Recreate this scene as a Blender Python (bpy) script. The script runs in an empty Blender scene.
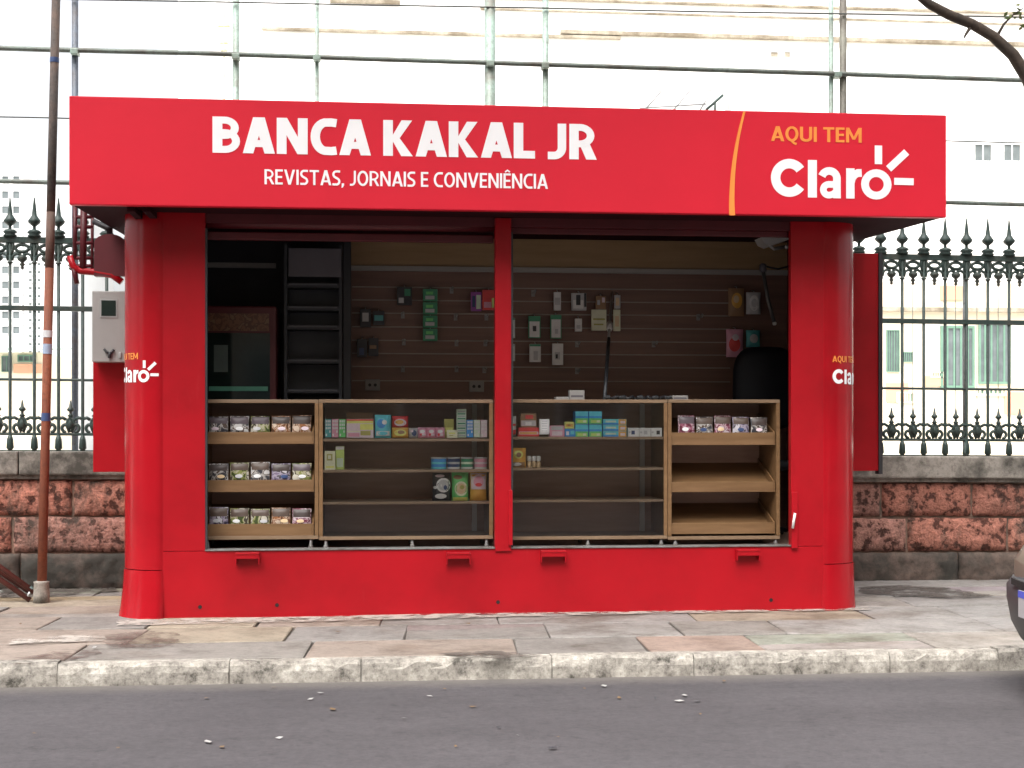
import bpy, bmesh, math, random
from mathutils import Vector, Matrix
random.seed(7)
SC = bpy.context.scene
COL = SC.collection
R = math.radians
PI = math.pi

# ------------------------------------------------------------------ camera, world, sun, exposure
F = 1470.0                      # focal length in pixels of the 1024 px wide picture
CAM = Vector((0.0, -8.5, 1.07))
YAW = math.atan(147 / F)
HZ = 430.0                      # picture row of the horizon
cam_d = bpy.data.cameras.new('camera'); cam = bpy.data.objects.new('camera', cam_d); COL.objects.link(cam)
cam.location = CAM; cam.rotation_euler = (PI / 2, 0, -YAW)
cam_d.sensor_width = 36; cam_d.lens = 36 * F / 1024
cam_d.shift_y = (HZ - 384) / 1024
cam_d.clip_start = 0.05; cam_d.clip_end = 2000
SC.camera = cam

SUN_EL, SUN_AZ = 60, 208        # overcast, light from high behind the camera and left
w = bpy.data.worlds.new('World'); SC.world = w; w.use_nodes = True
nt = w.node_tree; bg = nt.nodes['Background']
sky = nt.nodes.new('ShaderNodeTexSky'); sky.sky_type = 'NISHITA'; sky.sun_disc = False
sky.sun_elevation = R(SUN_EL); sky.sun_rotation = R(SUN_AZ)
sky.air_density = 1.0; sky.dust_density = 6.0; sky.ozone_density = 0.6
hs = nt.nodes.new('ShaderNodeHueSaturation'); hs.inputs['Saturation'].default_value = 0.18
nt.links.new(sky.outputs[0], hs.inputs['Color']); nt.links.new(hs.outputs[0], bg.inputs[0])
bg.inputs[1].default_value = 0.15
sd = bpy.data.lights.new('sun', 'SUN'); sd.energy = 1.5; sd.angle = R(40); sd.color = (1, .96, .9)
so = bpy.data.objects.new('sun', sd); COL.objects.link(so)
az, el = R(SUN_AZ), R(SUN_EL)
to_sun = Vector((math.sin(az) * math.cos(el), math.cos(az) * math.cos(el), math.sin(el)))
so.rotation_euler = to_sun.to_track_quat('Z', 'Y').to_euler()
so.location = (-4, -10, 14)
SC.view_settings.view_transform = 'Standard'; SC.view_settings.look = 'None'
SC.view_settings.exposure = 1.5; SC.view_settings.gamma = 1
SC.view_settings.use_curve_mapping = False
SC.cycles.max_bounces = 8; SC.cycles.transparent_max_bounces = 12
SC.cycles.use_denoising = True

# ------------------------------------------------------------------ pixel -> point on the plane Y
cps, sps = math.cos(YAW), math.sin(YAW)
def at(px, py, Y):
    r = (px - 512) / F; u = (HZ - py) / F
    dx = sps + r * cps; dy = cps - r * sps
    t = (Y - CAM.y) / dy
    return CAM.x + dx * t, CAM.z + u * t
def AX(px, Y): return at(px, HZ, Y)[0]
def AZ(py, Y, px=480): return at(px, py, Y)[1]

# ------------------------------------------------------------------ materials
def ramp(nt, stops, interp='LINEAR'):
    n = nt.nodes.new('ShaderNodeValToRGB'); n.color_ramp.interpolation = interp
    e = n.color_ramp.elements
    while len(e) < len(stops): e.new(0.5)
    for el_, (p, c) in zip(e, stops):
        el_.position = p; el_.color = (*c, 1) if len(c) == 3 else c
    return n
def coords(nt, sc=1.0, kind='Object'):
    tc = nt.nodes.new('ShaderNodeTexCoord'); mp = nt.nodes.new('ShaderNodeMapping')
    s = (sc, sc, sc) if not isinstance(sc, tuple) else sc
    mp.inputs['Scale'].default_value = s
    nt.links.new(tc.outputs[kind], mp.inputs[0]); return mp.outputs[0]
def mixc(nt, a, b, fac, mode='MIX'):
    m = nt.nodes.new('ShaderNodeMix'); m.data_type = 'RGBA'; m.blend_type = mode
    for sock, v in ((m.inputs[0], fac), (m.inputs[6], a), (m.inputs[7], b)):
        if hasattr(v, 'links') or hasattr(v, 'is_linked'): nt.links.new(v, sock)
        elif isinstance(v, (int, float)): sock.default_value = v
        else: sock.default_value = (*v, 1)
    return m.outputs[2]
def noise(nt, vec, scale, detail=4, rough=.55):
    n = nt.nodes.new('ShaderNodeTexNoise'); n.inputs['Scale'].default_value = scale
    n.inputs['Detail'].default_value = detail; n.inputs['Roughness'].default_value = rough
    nt.links.new(vec, n.inputs['Vector']); return n.outputs['Fac']
def newmat(name):
    m = bpy.data.materials.new(name); m.use_nodes = True
    return m, m.node_tree, m.node_tree.nodes['Principled BSDF']
def bump(nt, p, h, strength=.3, dist=.01):
    b = nt.nodes.new('ShaderNodeBump'); b.inputs['Strength'].default_value = strength; b.inputs['Distance'].default_value = dist
    nt.links.new(h, b.inputs['Height']); nt.links.new(b.outputs[0], p.inputs['Normal'])
def mat(name, c, rough=.5, var=.12, scale=6, metal=0, bmp=0, bscale=60, spec=.5, coat=0):
    """paint-like surface: base colour with cloudy wear, fine bump"""
    m, nt, p = newmat(name)
    v = coords(nt)
    n = noise(nt, v, scale, 5)
    r = ramp(nt, [(.3, tuple(x * (1 - var) for x in c)), (.7, tuple(min(1, x * (1 + var)) for x in c))])
    nt.links.new(n, r.inputs[0]); nt.links.new(r.outputs[0], p.inputs['Base Color'])
    p.inputs['Roughness'].default_value = rough; p.inputs['Metallic'].default_value = metal
    p.inputs['Specular IOR Level'].default_value = spec; p.inputs['Coat Weight'].default_value = coat
    if bmp: bump(nt, p, noise(nt, v, bscale, 3), bmp, .004)
    return m
def worn(name, c, dirt, rough=.5, scale=3, amount=.5, metal=0, bmp=.2, bscale=40, soft=.12):
    """surface with patches of a second colour (rust, grime)"""
    m, nt, p = newmat(name)
    v = coords(nt)
    n = noise(nt, v, scale, 8, .65)
    r = ramp(nt, [(amount - soft, (0, 0, 0)), (amount + soft, (1, 1, 1))]); nt.links.new(n, r.inputs[0])
    n2 = noise(nt, v, scale * 6, 4)
    n3 = noise(nt, v, 34, 7, .8); r3 = ramp(nt, [(.36, (.5, .49, .48)), (.5, (1, 1, 1)), (.68, (1.15, 1.15, 1.15))]); nt.links.new(n3, r3.inputs[0])
    c2 = mixc(nt, mixc(nt, c, tuple(x * .7 for x in c), n2), r3.outputs[0], .8, 'MULTIPLY')
    nt.links.new(mixc(nt, c2, dirt, r.outputs[0]), p.inputs['Base Color'])
    p.inputs['Roughness'].default_value = rough; p.inputs['Metallic'].default_value = metal
    if bmp: bump(nt, p, noise(nt, v, bscale, 4), bmp, .006)
    return m
def printed(name, cols, scale=40, rough=.35, stretch=(1, 1, 1)):
    """printed packaging: irregular flat patches of a few inks"""
    m, nt, p = newmat(name)
    v = coords(nt, tuple(scale * s for s in stretch))
    vo = nt.nodes.new('ShaderNodeTexNoise'); vo.inputs['Scale'].default_value = 1.0; vo.inputs['Detail'].default_value = 1.5
    vo.inputs['Distortion'].default_value = .5
    oi = nt.nodes.new('ShaderNodeObjectInfo'); ad = nt.nodes.new('ShaderNodeVectorMath'); ad.operation = 'ADD'
    ml = nt.nodes.new('ShaderNodeMath'); ml.operation = 'MULTIPLY'; ml.inputs[1].default_value = 40
    nt.links.new(oi.outputs['Random'], ml.inputs[0]); nt.links.new(v, ad.inputs[0]); nt.links.new(ml.outputs[0], ad.inputs[1])
    nt.links.new(ad.outputs[0], vo.inputs['Vector'])
    k = len(cols)
    st = [(.32 + .36 * i / k if i else 0, c) for i, c in enumerate(cols)]
    r = ramp(nt, st, 'CONSTANT'); nt.links.new(vo.outputs['Fac'], r.inputs[0])
    nt.links.new(r.outputs[0], p.inputs['Base Color']); p.inputs['Roughness'].default_value = rough
    return m
def glassmat(name, tint=(.98, .985, .98), gl=.12):
    m, nt, p = newmat(name); nt.nodes.remove(p)
    out = nt.nodes['Material Output']
    t = nt.nodes.new('ShaderNodeBsdfTransparent'); t.inputs[0].default_value = (*tint, 1)
    g = nt.nodes.new('ShaderNodeBsdfGlossy'); g.inputs['Roughness'].default_value = .03
    fr = nt.nodes.new('ShaderNodeFresnel'); fr.inputs[0].default_value = 1.45
    mx = nt.nodes.new('ShaderNodeMixShader')
    nt.links.new(fr.outputs[0], mx.inputs[0]); nt.links.new(t.outputs[0], mx.inputs[1]); nt.links.new(g.outputs[0], mx.inputs[2])
    nt.links.new(mx.outputs[0], out.inputs[0]); return m

M = {}
def kiosk_red(name, c, rough):
    m, nt, p = newmat(name)
    v = coords(nt)
    n = noise(nt, v, 2.2, 6, .6)
    r = ramp(nt, [(.3, tuple(x * .80 for x in c)), (.5, c), (.72, tuple(x * 1.14 for x in c))]); nt.links.new(n, r.inputs[0])
    v2 = coords(nt, (1.5, 1.5, .25))
    n2 = noise(nt, v2, 9, 6, .7)
    r2 = ramp(nt, [(.62, (0, 0, 0)), (.85, (.35, .35, .35))]); nt.links.new(n2, r2.inputs[0])
    nt.links.new(mixc(nt, r.outputs[0], (.40, .05, .05), r2.outputs[0]), p.inputs['Base Color'])
    p.inputs['Roughness'].default_value = rough; p.inputs['Specular IOR Level'].default_value = .3
    bump(nt, p, noise(nt, v, 3.5, 5), .22, .012)
    return m
M['red'] = kiosk_red('red_enamel', (.36, .0045, .011), .36)
M['post_red'] = kiosk_red('red_enamel_gloss', (.35, .0045, .011), .22)
M['sign_red'] = mat('red_vinyl', (.62, .011, .030), .5, .04, 2, spec=.3)
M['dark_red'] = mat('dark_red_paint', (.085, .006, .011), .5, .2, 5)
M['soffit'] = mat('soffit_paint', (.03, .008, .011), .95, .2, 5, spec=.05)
M['white_letter'] = mat('white_vinyl', (.88, .86, .88), .45, .02)
M['orange_letter'] = mat('orange_vinyl', (.85, .28, .05), .45, .03)
M['wood'] = None
def woodmat(name, a, b, sx=(1.2, 12, 12), rough=.45):
    m, nt, p = newmat(name)
    v = coords(nt, sx); n = noise(nt, v, 2.5, 6, .6)
    r = ramp(nt, [(.3, a), (.7, b)]); nt.links.new(n, r.inputs[0])
    nt.links.new(r.outputs[0], p.inputs['Base Color']); p.inputs['Roughness'].default_value = rough
    return m
M['wood'] = woodmat('counter_wood', (.155, .082, .034), (.225, .128, .060))
M['wood_edge'] = woodmat('counter_edging', (.185, .118, .068), (.25, .17, .108))
M['wood_dark'] = woodmat('dark_board', (.36, .22, .165), (.45, .29, .225))
M['slat'] = woodmat('slatwall_wood', (.19, .105, .08), (.26, .145, .11), (.6, 14, 14))
M['ply'] = woodmat('plywood_header', (.36, .23, .11), (.45, .29, .155), (.8, 10, 10))
M['alu'] = mat('aluminium', (.55, .55, .55), .4, .08, 8, metal=.8)
M['dim_white'] = mat('dimmed_white_plastic', (.36, .35, .34), .5, .08)  # white plastic darkened in colour for the shaded interior; litter uses it too
M['slat_lip'] = mat('slat_lip', (.42, .36, .31), .5)
M['sill_grey'] = worn('sill_metal', (.26, .26, .26), (.12, .11, .10), .5, 9, .55, metal=.3)
M['shelf_edge'] = woodmat('shelf_edging', (.40, .28, .19), (.52, .38, .27))
M['upright'] = mat('grey_reflection', (.62, .60, .58), .5)  # grey of the strip that stands in for a glass reflection
M['rail_white'] = mat('white_rail', (.40, .375, .35), .4, .05)
M['black'] = mat('black_plastic', (.02, .02, .024), .45, .2)
M['near_black'] = mat('blackboard', (.028, .026, .03), .6, .2)
M['bark_bit'] = mat('dry_leaf', (.13, .08, .04), .8)
M['steel_dark'] = mat('dark_steel', (.05, .055, .062), .4, .2, metal=.3)
M['rack_edge'] = mat('rack_edge', (.10, .10, .115), .5)
M['rack_grey'] = mat('rack_grey', (.13, .12, .14), .5, .08)
M['rack_dark'] = mat('rack_dark_grey', (.04, .043, .052), .5, .15)
M['white_plastic'] = mat('white_plastic', (.75, .74, .72), .4, .05)
M['box_grey'] = mat('meter_box_paint', (.31, .305, .295), .45, .06, 5)
M['dark_hole'] = mat('hole', (.01, .008, .008), .8)
M['glass'] = glassmat('clear_glass')
M['dark_glass'] = mat('dark_glass', (.012, .022, .02), .08, .3)
M['iron'] = worn('painted_iron', (.036, .064, .057), (.085, .08, .065), .5, 7, .62, bmp=.15)
M['iron_post'] = worn('grey_iron_post', (.22, .23, .23), (.10, .10, .10), .5, 7, .6)
M['court_green'] = worn('court_pipe_paint', (.30, .40, .35), (.14, .13, .11), .5, 4, .58)
M['court_dark'] = worn('court_rail_paint', (.14, .17, .15), (.07, .06, .05), .6, 4, .55)
M['court_brown'] = worn('court_post_brown', (.12, .105, .085), (.2, .2, .16), .6, 4, .6)
M['court_blue'] = worn('court_post_blue', (.10, .12, .155), (.08, .06, .05), .6, 4, .6)
M['wire'] = mat('wire', (.06, .06, .055), .6)

# ------------------------------------------------------------------ mesh building
class MB:
    def __init__(s, smooth=False): s.v, s.f, s.m, s.mats, s.sm = [], [], [], [], []; s.smooth = smooth; s.cols = None
    def mi(s, m):
        if m not in s.mats: s.mats.append(m)
        return s.mats.index(m)
    def add(s, vs, fs, m, smooth=None):
        o = len(s.v); s.v += [tuple(v) for v in vs]; k = s.mi(m)
        for f in fs: s.f.append(tuple(i + o for i in f)); s.m.append(k); s.sm.append(s.smooth if smooth is None else smooth)
        return s
    def box(s, x0, x1, y0, y1, z0, z1, m, bev=0.0, mx=None):
        if x0 > x1: x0, x1 = x1, x0
        if y0 > y1: y0, y1 = y1, y0
        if z0 > z1: z0, z1 = z1, z0
        if bev <= 0:
            vs = [(x, y, z) for x in (x0, x1) for y in (y0, y1) for z in (z0, z1)]
            fs = [(0, 1, 3, 2), (4, 6, 7, 5), (0, 4, 5, 1), (2, 3, 7, 6), (0, 2, 6, 4), (1, 5, 7, 3)]
        else:
            b = bmesh.new(); bmesh.ops.create_cube(b, size=1)
            for v in b.verts:
                v.co = Vector(((x0 + x1) / 2 + v.co.x * (x1 - x0), (y0 + y1) / 2 + v.co.y * (y1 - y0), (z0 + z1) / 2 + v.co.z * (z1 - z0)))
            bev = min(bev, .45 * min(x1 - x0, y1 - y0, z1 - z0))
            bmesh.ops.bevel(b, geom=b.edges[:], offset=bev, segments=2, affect='EDGES', profile=.6)
            vs = [v.co.copy() for v in b.verts]; b.verts.index_update()
            fs = [[v.index for v in f.verts] for f in b.faces]; b.free()
        if mx is not None: vs = [mx @ Vector(v) for v in vs]
        return s.add(vs, fs, m)
    def tube(s, pts, rad, m, n=8, cap=True, smooth=True):
        pts = [Vector(p) for p in pts]; k = len(pts)
        rs = rad if isinstance(rad, (list, tuple)) else [rad] * k
        vs, fs = [], []
        up = None
        for i, p in enumerate(pts):
            d = (pts[min(i + 1, k - 1)] - pts[max(i - 1, 0)]).normalized()
            if up is None:
                a = Vector((0, 0, 1)) if abs(d.z) < .9 else Vector((0, 1, 0))
                up = (a - d * a.dot(d)).normalized()
            else: up = (up - d * up.dot(d)).normalized()
            q = d.cross(up)
            for j in range(n):
                a = 2 * PI * j / n; vs.append(p + (up * math.cos(a) + q * math.sin(a)) * rs[i])
        for i in range(k - 1):
            for j in range(n):
                a, b = i * n + j, i * n + (j + 1) % n
                fs.append((a, b, b + n, a + n))
        s.add(vs, fs, m, smooth)
        if cap:
            o = len(s.v) - len(vs)
            s.f.append(tuple(o + j for j in range(n))[::-1]); s.m.append(s.mi(m)); s.sm.append(False)
            s.f.append(tuple(o + (k - 1) * n + j for j in range(n))); s.m.append(s.mi(m)); s.sm.append(False)
        return s
    def lathe(s, c, prof, m, n=12, smooth=True):
        vs, fs = [], []
        for r, z in prof:
            for j in range(n):
                a = 2 * PI * j / n; vs.append((c[0] + r * math.cos(a), c[1] + r * math.sin(a), c[2] + z))
        for i in range(len(prof) - 1):
            for j in range(n):
                a, b = i * n + j, i * n + (j + 1) % n; fs.append((a, b, b + n, a + n))
        fs.append(tuple(range(n))[::-1]); fs.append(tuple((len(prof) - 1) * n + j for j in range(n)))
        return s.add(vs, fs, m, smooth)
    def prism(s, poly, y0, y1, m):
        """poly of (x,z), extruded along y"""
        n = len(poly)
        vs = [(x, y0, z) for x, z in poly] + [(x, y1, z) for x, z in poly]
        fs = [tuple(range(n)), tuple(range(2 * n - 1, n - 1, -1))] + [(i, i + n, (i + 1) % n + n, (i + 1) % n) for i in range(n)]
        return s.add(vs, fs, m)
    def build(s, name, parent=None, org=None):
        """world coordinates; the mesh origin goes to the parent's origin"""
        if org is None: org = Vector(parent['_o']) if parent is not None else Vector((0, 0, 0))
        me = bpy.data.meshes.new(name)
        me.from_pydata([(a - org[0], b - org[1], c - org[2]) for a, b, c in s.v], [], s.f)
        for m in s.mats: me.materials.append(m)
        me.polygons.foreach_set('material_index', s.m); me.polygons.foreach_set('use_smooth', s.sm)
        if s.cols:
            at_ = me.color_attributes.new('tone', 'FLOAT_COLOR', 'CORNER')
            k = 0
            for fi, f in enumerate(s.f):
                for _ in f: at_.data[k].color = (*s.cols[fi], 1); k += 1
        me.update(); me.validate()
        b = bmesh.new(); b.from_mesh(me); bmesh.ops.recalc_face_normals(b, faces=b.faces[:]); b.to_mesh(me); b.free()
        o = bpy.data.objects.new(name, me); COL.objects.link(o)
        o['_o'] = tuple(org)
        if parent is not None: o.parent = parent
        else: o.location = org
        return o
def tag(o, label, cat, group=None, kind=None):
    if label: o['label'] = label
    if cat: o['category'] = cat
    if group: o['group'] = group
    if kind: o['kind'] = kind
    return o
def thing(name, label, cat, loc, group=None):
    o = bpy.data.objects.new(name, None); COL.objects.link(o); o.location = loc; o['_o'] = tuple(loc)
    o.empty_display_size = .1
    return tag(o, label, cat, group)
def struct(o): o['kind'] = 'structure'; return o

# ------------------------------------------------------------------ lettering
def slab_letters(mb, pts, fs, y, m, th=.0012):
    """flat letter faces a few mm proud of the board with side walls"""
    n = len(pts)
    edge = {}
    for f in fs:
        for i in range(len(f)):
            a, b = f[i], f[(i + 1) % len(f)]; edge[(a, b)] = edge.get((a, b), 0) + 1
    side = [(a, b, b + n, a + n) for (a, b) in edge if (b, a) not in edge]
    mb.add([(x, y - th, z) for x, z in pts] + [(x, y, z) for x, z in pts], list(fs) + side, m)

def stroke(pts, t):
    """one pen stroke of width t along pts, square ends, mitred joins"""
    P = []
    for p in pts:
        if not P or (Vector(p) - P[-1]).length > 1e-5: P.append(Vector(p))
    n = len(P); L = []
    for i in range(n):
        d0 = (P[i] - P[i - 1]).normalized() if i else None; d1 = (P[i + 1] - P[i]).normalized() if i < n - 1 else None
        if d0 is None: m_ = Vector((-d1.y, d1.x)); k = 1
        elif d1 is None: m_ = Vector((-d0.y, d0.x)); k = 1
        else:
            n0, n1 = Vector((-d0.y, d0.x)), Vector((-d1.y, d1.x)); m_ = (n0 + n1).normalized(); k = min(1.8, 1 / max(.3, m_.dot(n0)))
        L += [tuple(P[i] + m_ * t / 2 * k), tuple(P[i] - m_ * t / 2 * k)]
    return [(L, [(2 * i, 2 * i + 1, 2 * i + 3, 2 * i + 2) for i in range(n - 1)])]
def arc(cx, cy, rx, ry, a0, a1, n=10): return [(cx + rx * math.cos(R(a0 + (a1 - a0) * i / n)), cy + ry * math.sin(R(a0 + (a1 - a0) * i / n))) for i in range(n + 1)]
def glyph(ch, t):
    """(width, strokes) of a squarish sans capital of height 1, pen width t"""
    h = t / 2; P = lambda v: [(v, [tuple(range(len(v)))])]; S = lambda *p: stroke(p, t)
    if ch == ' ': return .19, []
    if ch == ',': return t * 1.15, P([(.0, .0 + t * .95), (t, t * .95), (t, 0), (t * .35, -t * .95), (-.03, -t * .95), (.0, 0)])
    if ch == 'I': return t, S((h, 0), (h, 1))
    if ch == 'L': return .46 + t * .3, S((h, 1), (h, 0)) + stroke([(h, h * .9), (.46 + t * .3, h * .9)], t * .9)
    if ch in 'EÊ':
        w_ = .44 + t * .3; o = S((h, 0), (h, 1))
        for y, q in ((h * .9, 1), (.5, .92), (1 - h * .9, 1)): o += stroke([(h, y), (w_ * q, y)], t * .9)
        if ch == 'Ê': o += stroke([(w_ * .22, 1.09), (w_ * .55, 1.21), (w_ * .88, 1.09)], t * .62)
        return w_, o
    if ch == 'T': w_ = .58 + t * .2; return w_, S((w_ / 2, 0), (w_ / 2, 1)) + stroke([(0, 1 - h * .9), (w_, 1 - h * .9)], t * .9)
    if ch == 'N': w_ = .56 + t * .8; return w_, S((h, 0), (h, 1)) + S((w_ - h, 0), (w_ - h, 1)) + P([(0, 1), (t * 1.05, 1), (w_, 0), (w_ - t * 1.05, 0)])
    if ch == 'M': w_ = .72 + t * .9; return w_, S((h, 0), (h, 1)) + S((w_ - h, 0), (w_ - h, 1)) + P([(0, 1), (t * 1.05, 1), (w_ / 2 + t * .45, .2), (w_ / 2 - t * .45, .2)]) + P([(w_, 1), (w_ - t * 1.05, 1), (w_ / 2 - t * .45, .2), (w_ / 2 + t * .45, .2)])
    if ch == 'V': w_ = .62 + t * .6; q = t * 1.06; return w_, P([(0, 1), (q, 1), (w_ / 2 + q * .5, 0), (w_ / 2 - q * .5, 0)]) + P([(w_, 1), (w_ - q, 1), (w_ / 2 - q * .5, 0), (w_ / 2 + q * .5, 0)])
    if ch == 'A': w_ = .62 + t * .66; q = t * 1.06; return w_, P([(0, 0), (q, 0), (w_ / 2 + q * .56, 1), (w_ / 2 - q * .56, 1)]) + P([(w_, 0), (w_ - q, 0), (w_ / 2 - q * .56, 1), (w_ / 2 + q * .56, 1)]) + stroke([(w_ * .25, .24 + h * .3), (w_ * .75, .24 + h * .3)], t * .82)
    if ch == 'K': w_ = .54 + t * .8; q = t * 1.12; return w_, S((h, 0), (h, 1)) + P([(w_ - q * 1.05, 1), (w_ - .02, 1), (t + q * .62, .5), (t * .8, .5)]) + P([(t * .8, .5), (t + q * .62, .5), (w_, 0), (w_ - q * 1.08, 0)])
    if ch in 'BR':
        w_ = .52 + t * .6; b_ = .52 if ch == 'B' else .44; tb = t * .80; e = tb / 2
        ra = (1 - b_) / 2 - (e * .5 if ch == 'B' else e)
        ra = (1 - e - (b_ - e * .4 if ch == 'B' else b_)) / 2; ca = 1 - e - ra; xa = w_ - e - .03 - min(ra * 1.15, w_ * .5)
        o = S((h, 0), (h, 1)) + stroke([(h, 1 - e)] + arc(xa, ca, w_ - e - .03 - xa, ra, 90, -90, 12) + [(h, ca - ra)], tb)
        if ch == 'B':
            rb = (b_ + e * .4 - e) / 2; cb = e + rb; xb = w_ - e - min(rb * 1.15, w_ * .5)
            o += stroke([(h, cb + rb)] + arc(xb, cb, w_ - e - xb, rb, 90, -90, 12) + [(h, e)], tb)
        else: o += P([(w_ * .36, b_ + .04), (w_ * .36 + t * 1.1, b_ + .04), (w_ + .03, 0), (w_ + .03 - t * 1.12, 0)])
        return w_, o
    if ch in 'CG': w_ = .53 + t * .45; return w_, stroke([(w_, 1 - h)] + [(w_ * .80, 1 - h * .85)] + arc(w_ * .62, .5, w_ * .62 - h, .5 - h * .85, 100, 260, 14) + [(w_ * .80, h * .85), (w_, h)], t * .96)
    if ch in 'OQ':
        w_ = .62 + t * .66; o = stroke(arc(w_ / 2, .5, w_ / 2 - h, .5 - h * .8, 90, 450, 26), t * .96)
        if ch == 'Q': o += stroke([(w_ * .50, .02), (w_ * .66, -.12), (w_ * .86, -.17)], t * .85)
        return w_, o
    if ch == 'U': w_ = .56 + t * .7; return w_, stroke([(h, 1), (h, .3)] + arc(w_ / 2, .3, w_ / 2 - h, .3 - h * .9, 180, 360, 12) + [(w_ - h, 1)], t)
    if ch == 'J': w_ = .26 + t * .9; return w_, stroke([(w_ - h, 1), (w_ - h, .32)] + arc(w_ - h - .20, .32, .20, .32 - h * .8, 0, -88, 10) + [(0, h * .8)], t * .9)
    if ch == 'S': w_ = .46 + t * .5; r = w_ / 2 - h; return w_, stroke([(w_ * .96, 1 - h * .95), (w_ * .66, 1 - h * .8)] + arc(w_ / 2, .735, r, .265 - h * .8, 105, 235, 8) + arc(w_ / 2, .265, r, .265 - h * .8, 55, -105, 9) + [(w_ * .30, h * .8), (w_ * .02, h * .95)], t * .95)
    raise ValueError(ch)
def words(s, t, gap):
    out = []; x = 0.0
    for ch in s:
        w_, st = glyph(ch, t)
        out += [([(x + u, v) for u, v in vs], fs) for vs, fs in st]; x += w_ + gap
        if ch == 'A': x -= gap * .35
    return out, x - gap
def write_words(s, t, gap, px0, px1, pyt, pyb, ref, y, m):
    """letters between two picture columns of the sign; cap height pyt..pyb measured at column ref"""
    st, wd = words(s, t, gap); xa, xb = SX(px0), SX(px1); za, zb = SZ(pyb, ref), SZ(pyt, ref); mb = MB()
    for k, (vs, fs) in enumerate(st): slab_letters(mb, [(xa + u / wd * (xb - xa), za + v * (zb - za)) for u, v in vs], fs, y - .00025 * (k % 5), m)
    return mb

# ------------------------------------------------------------------ ground, road, kerb, pavement
def asphalt():
    m, nt, p = newmat('asphalt')
    v = coords(nt); n1 = noise(nt, v, .6, 6, .65); n2 = noise(nt, v, 34, 9, .85); n3 = noise(nt, coords(nt, (.18, 1.6, 1)), 1.6, 5, .6); n4 = noise(nt, v, 11, 6, .75)
    r1 = ramp(nt, [(.3, (.045, .0405, .0445)), (.7, (.066, .060, .065))]); nt.links.new(n1, r1.inputs[0])
    r2 = ramp(nt, [(.32, (.6, .6, .61)), (.5, (1, 1, 1)), (.66, (1.35, 1.33, 1.32)), (.74, (2.0, 1.95, 1.9))]); nt.links.new(n2, r2.inputs[0])
    r3 = ramp(nt, [(.35, (.90, .90, .90)), (.65, (1.06, 1.06, 1.06))]); nt.links.new(n3, r3.inputs[0])
    r4 = ramp(nt, [(.30, (.66, .65, .66)), (.42, (1, 1, 1)), (.7, (1.1, 1.1, 1.1))]); nt.links.new(n4, r4.inputs[0])
    c = mixc(nt, r1.outputs[0], r2.outputs[0], .9, 'MULTIPLY'); c = mixc(nt, c, r3.outputs[0], 1.0, 'MULTIPLY'); c = mixc(nt, c, r4.outputs[0], 1.0, 'MULTIPLY')
    sx = nt.nodes.new('ShaderNodeSeparateXYZ'); nt.links.new(v, sx.inputs[0])
    ad = nt.nodes.new('ShaderNodeMath'); ad.operation = 'MULTIPLY_ADD'; nt.links.new(n4, ad.inputs[0]); ad.inputs[1].default_value = .16; nt.links.new(sx.outputs[1], ad.inputs[2])
    mr = nt.nodes.new('ShaderNodeMapRange'); mr.inputs[1].default_value = -1.78; mr.inputs[2].default_value = -1.53; nt.links.new(ad.outputs[0], mr.inputs[0])   # grit washed into the gutter
    mm = nt.nodes.new('ShaderNodeMath'); mm.operation = 'MULTIPLY'; mm.inputs[1].default_value = .55; nt.links.new(mr.outputs[0], mm.inputs[0])
    c = mixc(nt, c, (.17, .15, .13), mm.outputs[0])
    nt.links.new(c, p.inputs['Base Color']); p.inputs['Roughness'].default_value = .88
    bump(nt, p, n2, .6, .006); return m
def slabmat():
    m, nt, p = newmat('paving_stone')
    v = coords(nt)
    a = nt.nodes.new('ShaderNodeVertexColor'); a.layer_name = 'tone'
    n1 = noise(nt, v, 3.6, 9, .75); n2 = noise(nt, v, 26, 8, .82); n3 = noise(nt, coords(nt, (1, 1.4, 1)), 1.1, 7, .68)
    r1 = ramp(nt, [(.3, (.56, .53, .50)), (.5, (1, 1, 1)), (.7, (1.22, 1.2, 1.18))]); nt.links.new(n1, r1.inputs[0])
    r2 = ramp(nt, [(.32, (.70, .69, .68)), (.5, (1, 1, 1)), (.7, (1.18, 1.17, 1.15))]); nt.links.new(n2, r2.inputs[0])
    r3 = ramp(nt, [(.51, (1, 1, 1)), (.66, (.60, .54, .49))]); nt.links.new(n3, r3.inputs[0])
    c = mixc(nt, a.outputs[0], r1.outputs[0], 1.0, 'MULTIPLY'); c = mixc(nt, c, r2.outputs[0], 1.0, 'MULTIPLY'); c = mixc(nt, c, r3.outputs[0], 1.0, 'MULTIPLY')
    nt.links.new(c, p.inputs['Base Color']); p.inputs['Roughness'].default_value = .8
    bump(nt, p, n2, .35, .004); return m
def kerbmat():
    m, nt, p = newmat('kerb_stone')
    v = coords(nt)
    n = noise(nt, v, 5.5, 9, .78); n2 = noise(nt, v, 30, 7, .8)
    r = ramp(nt, [(.38, (.06, .055, .045)), (.455, (.24, .22, .195)), (.56, (.37, .345, .305)), (.66, (.55, .52, .47))]); nt.links.new(n, r.inputs[0])
    r2 = ramp(nt, [(.34, (.5, .48, .46)), (.5, (1, 1, 1)), (.7, (1.15, 1.15, 1.12))]); nt.links.new(n2, r2.inputs[0])
    nt.links.new(mixc(nt, r.outputs[0], r2.outputs[0], 1.0, 'MULTIPLY'), p.inputs['Base Color'])
    p.inputs['Roughness'].default_value = .85; bump(nt, p, n, .5, .02); return m
M['asphalt'] = asphalt(); M['slab'] = slabmat(); M['kerb'] = kerbmat()
M['soil'] = mat('bare_ground', (.30, .27, .22), .9, .25, .4)
M['court'] = mat('court_floor', (.62, .60, .56), .8, .08, .6)
M['grout'] = worn('pavement_mortar', (.115, .103, .088), (.07, .062, .053), .9, 5, .5)

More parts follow.
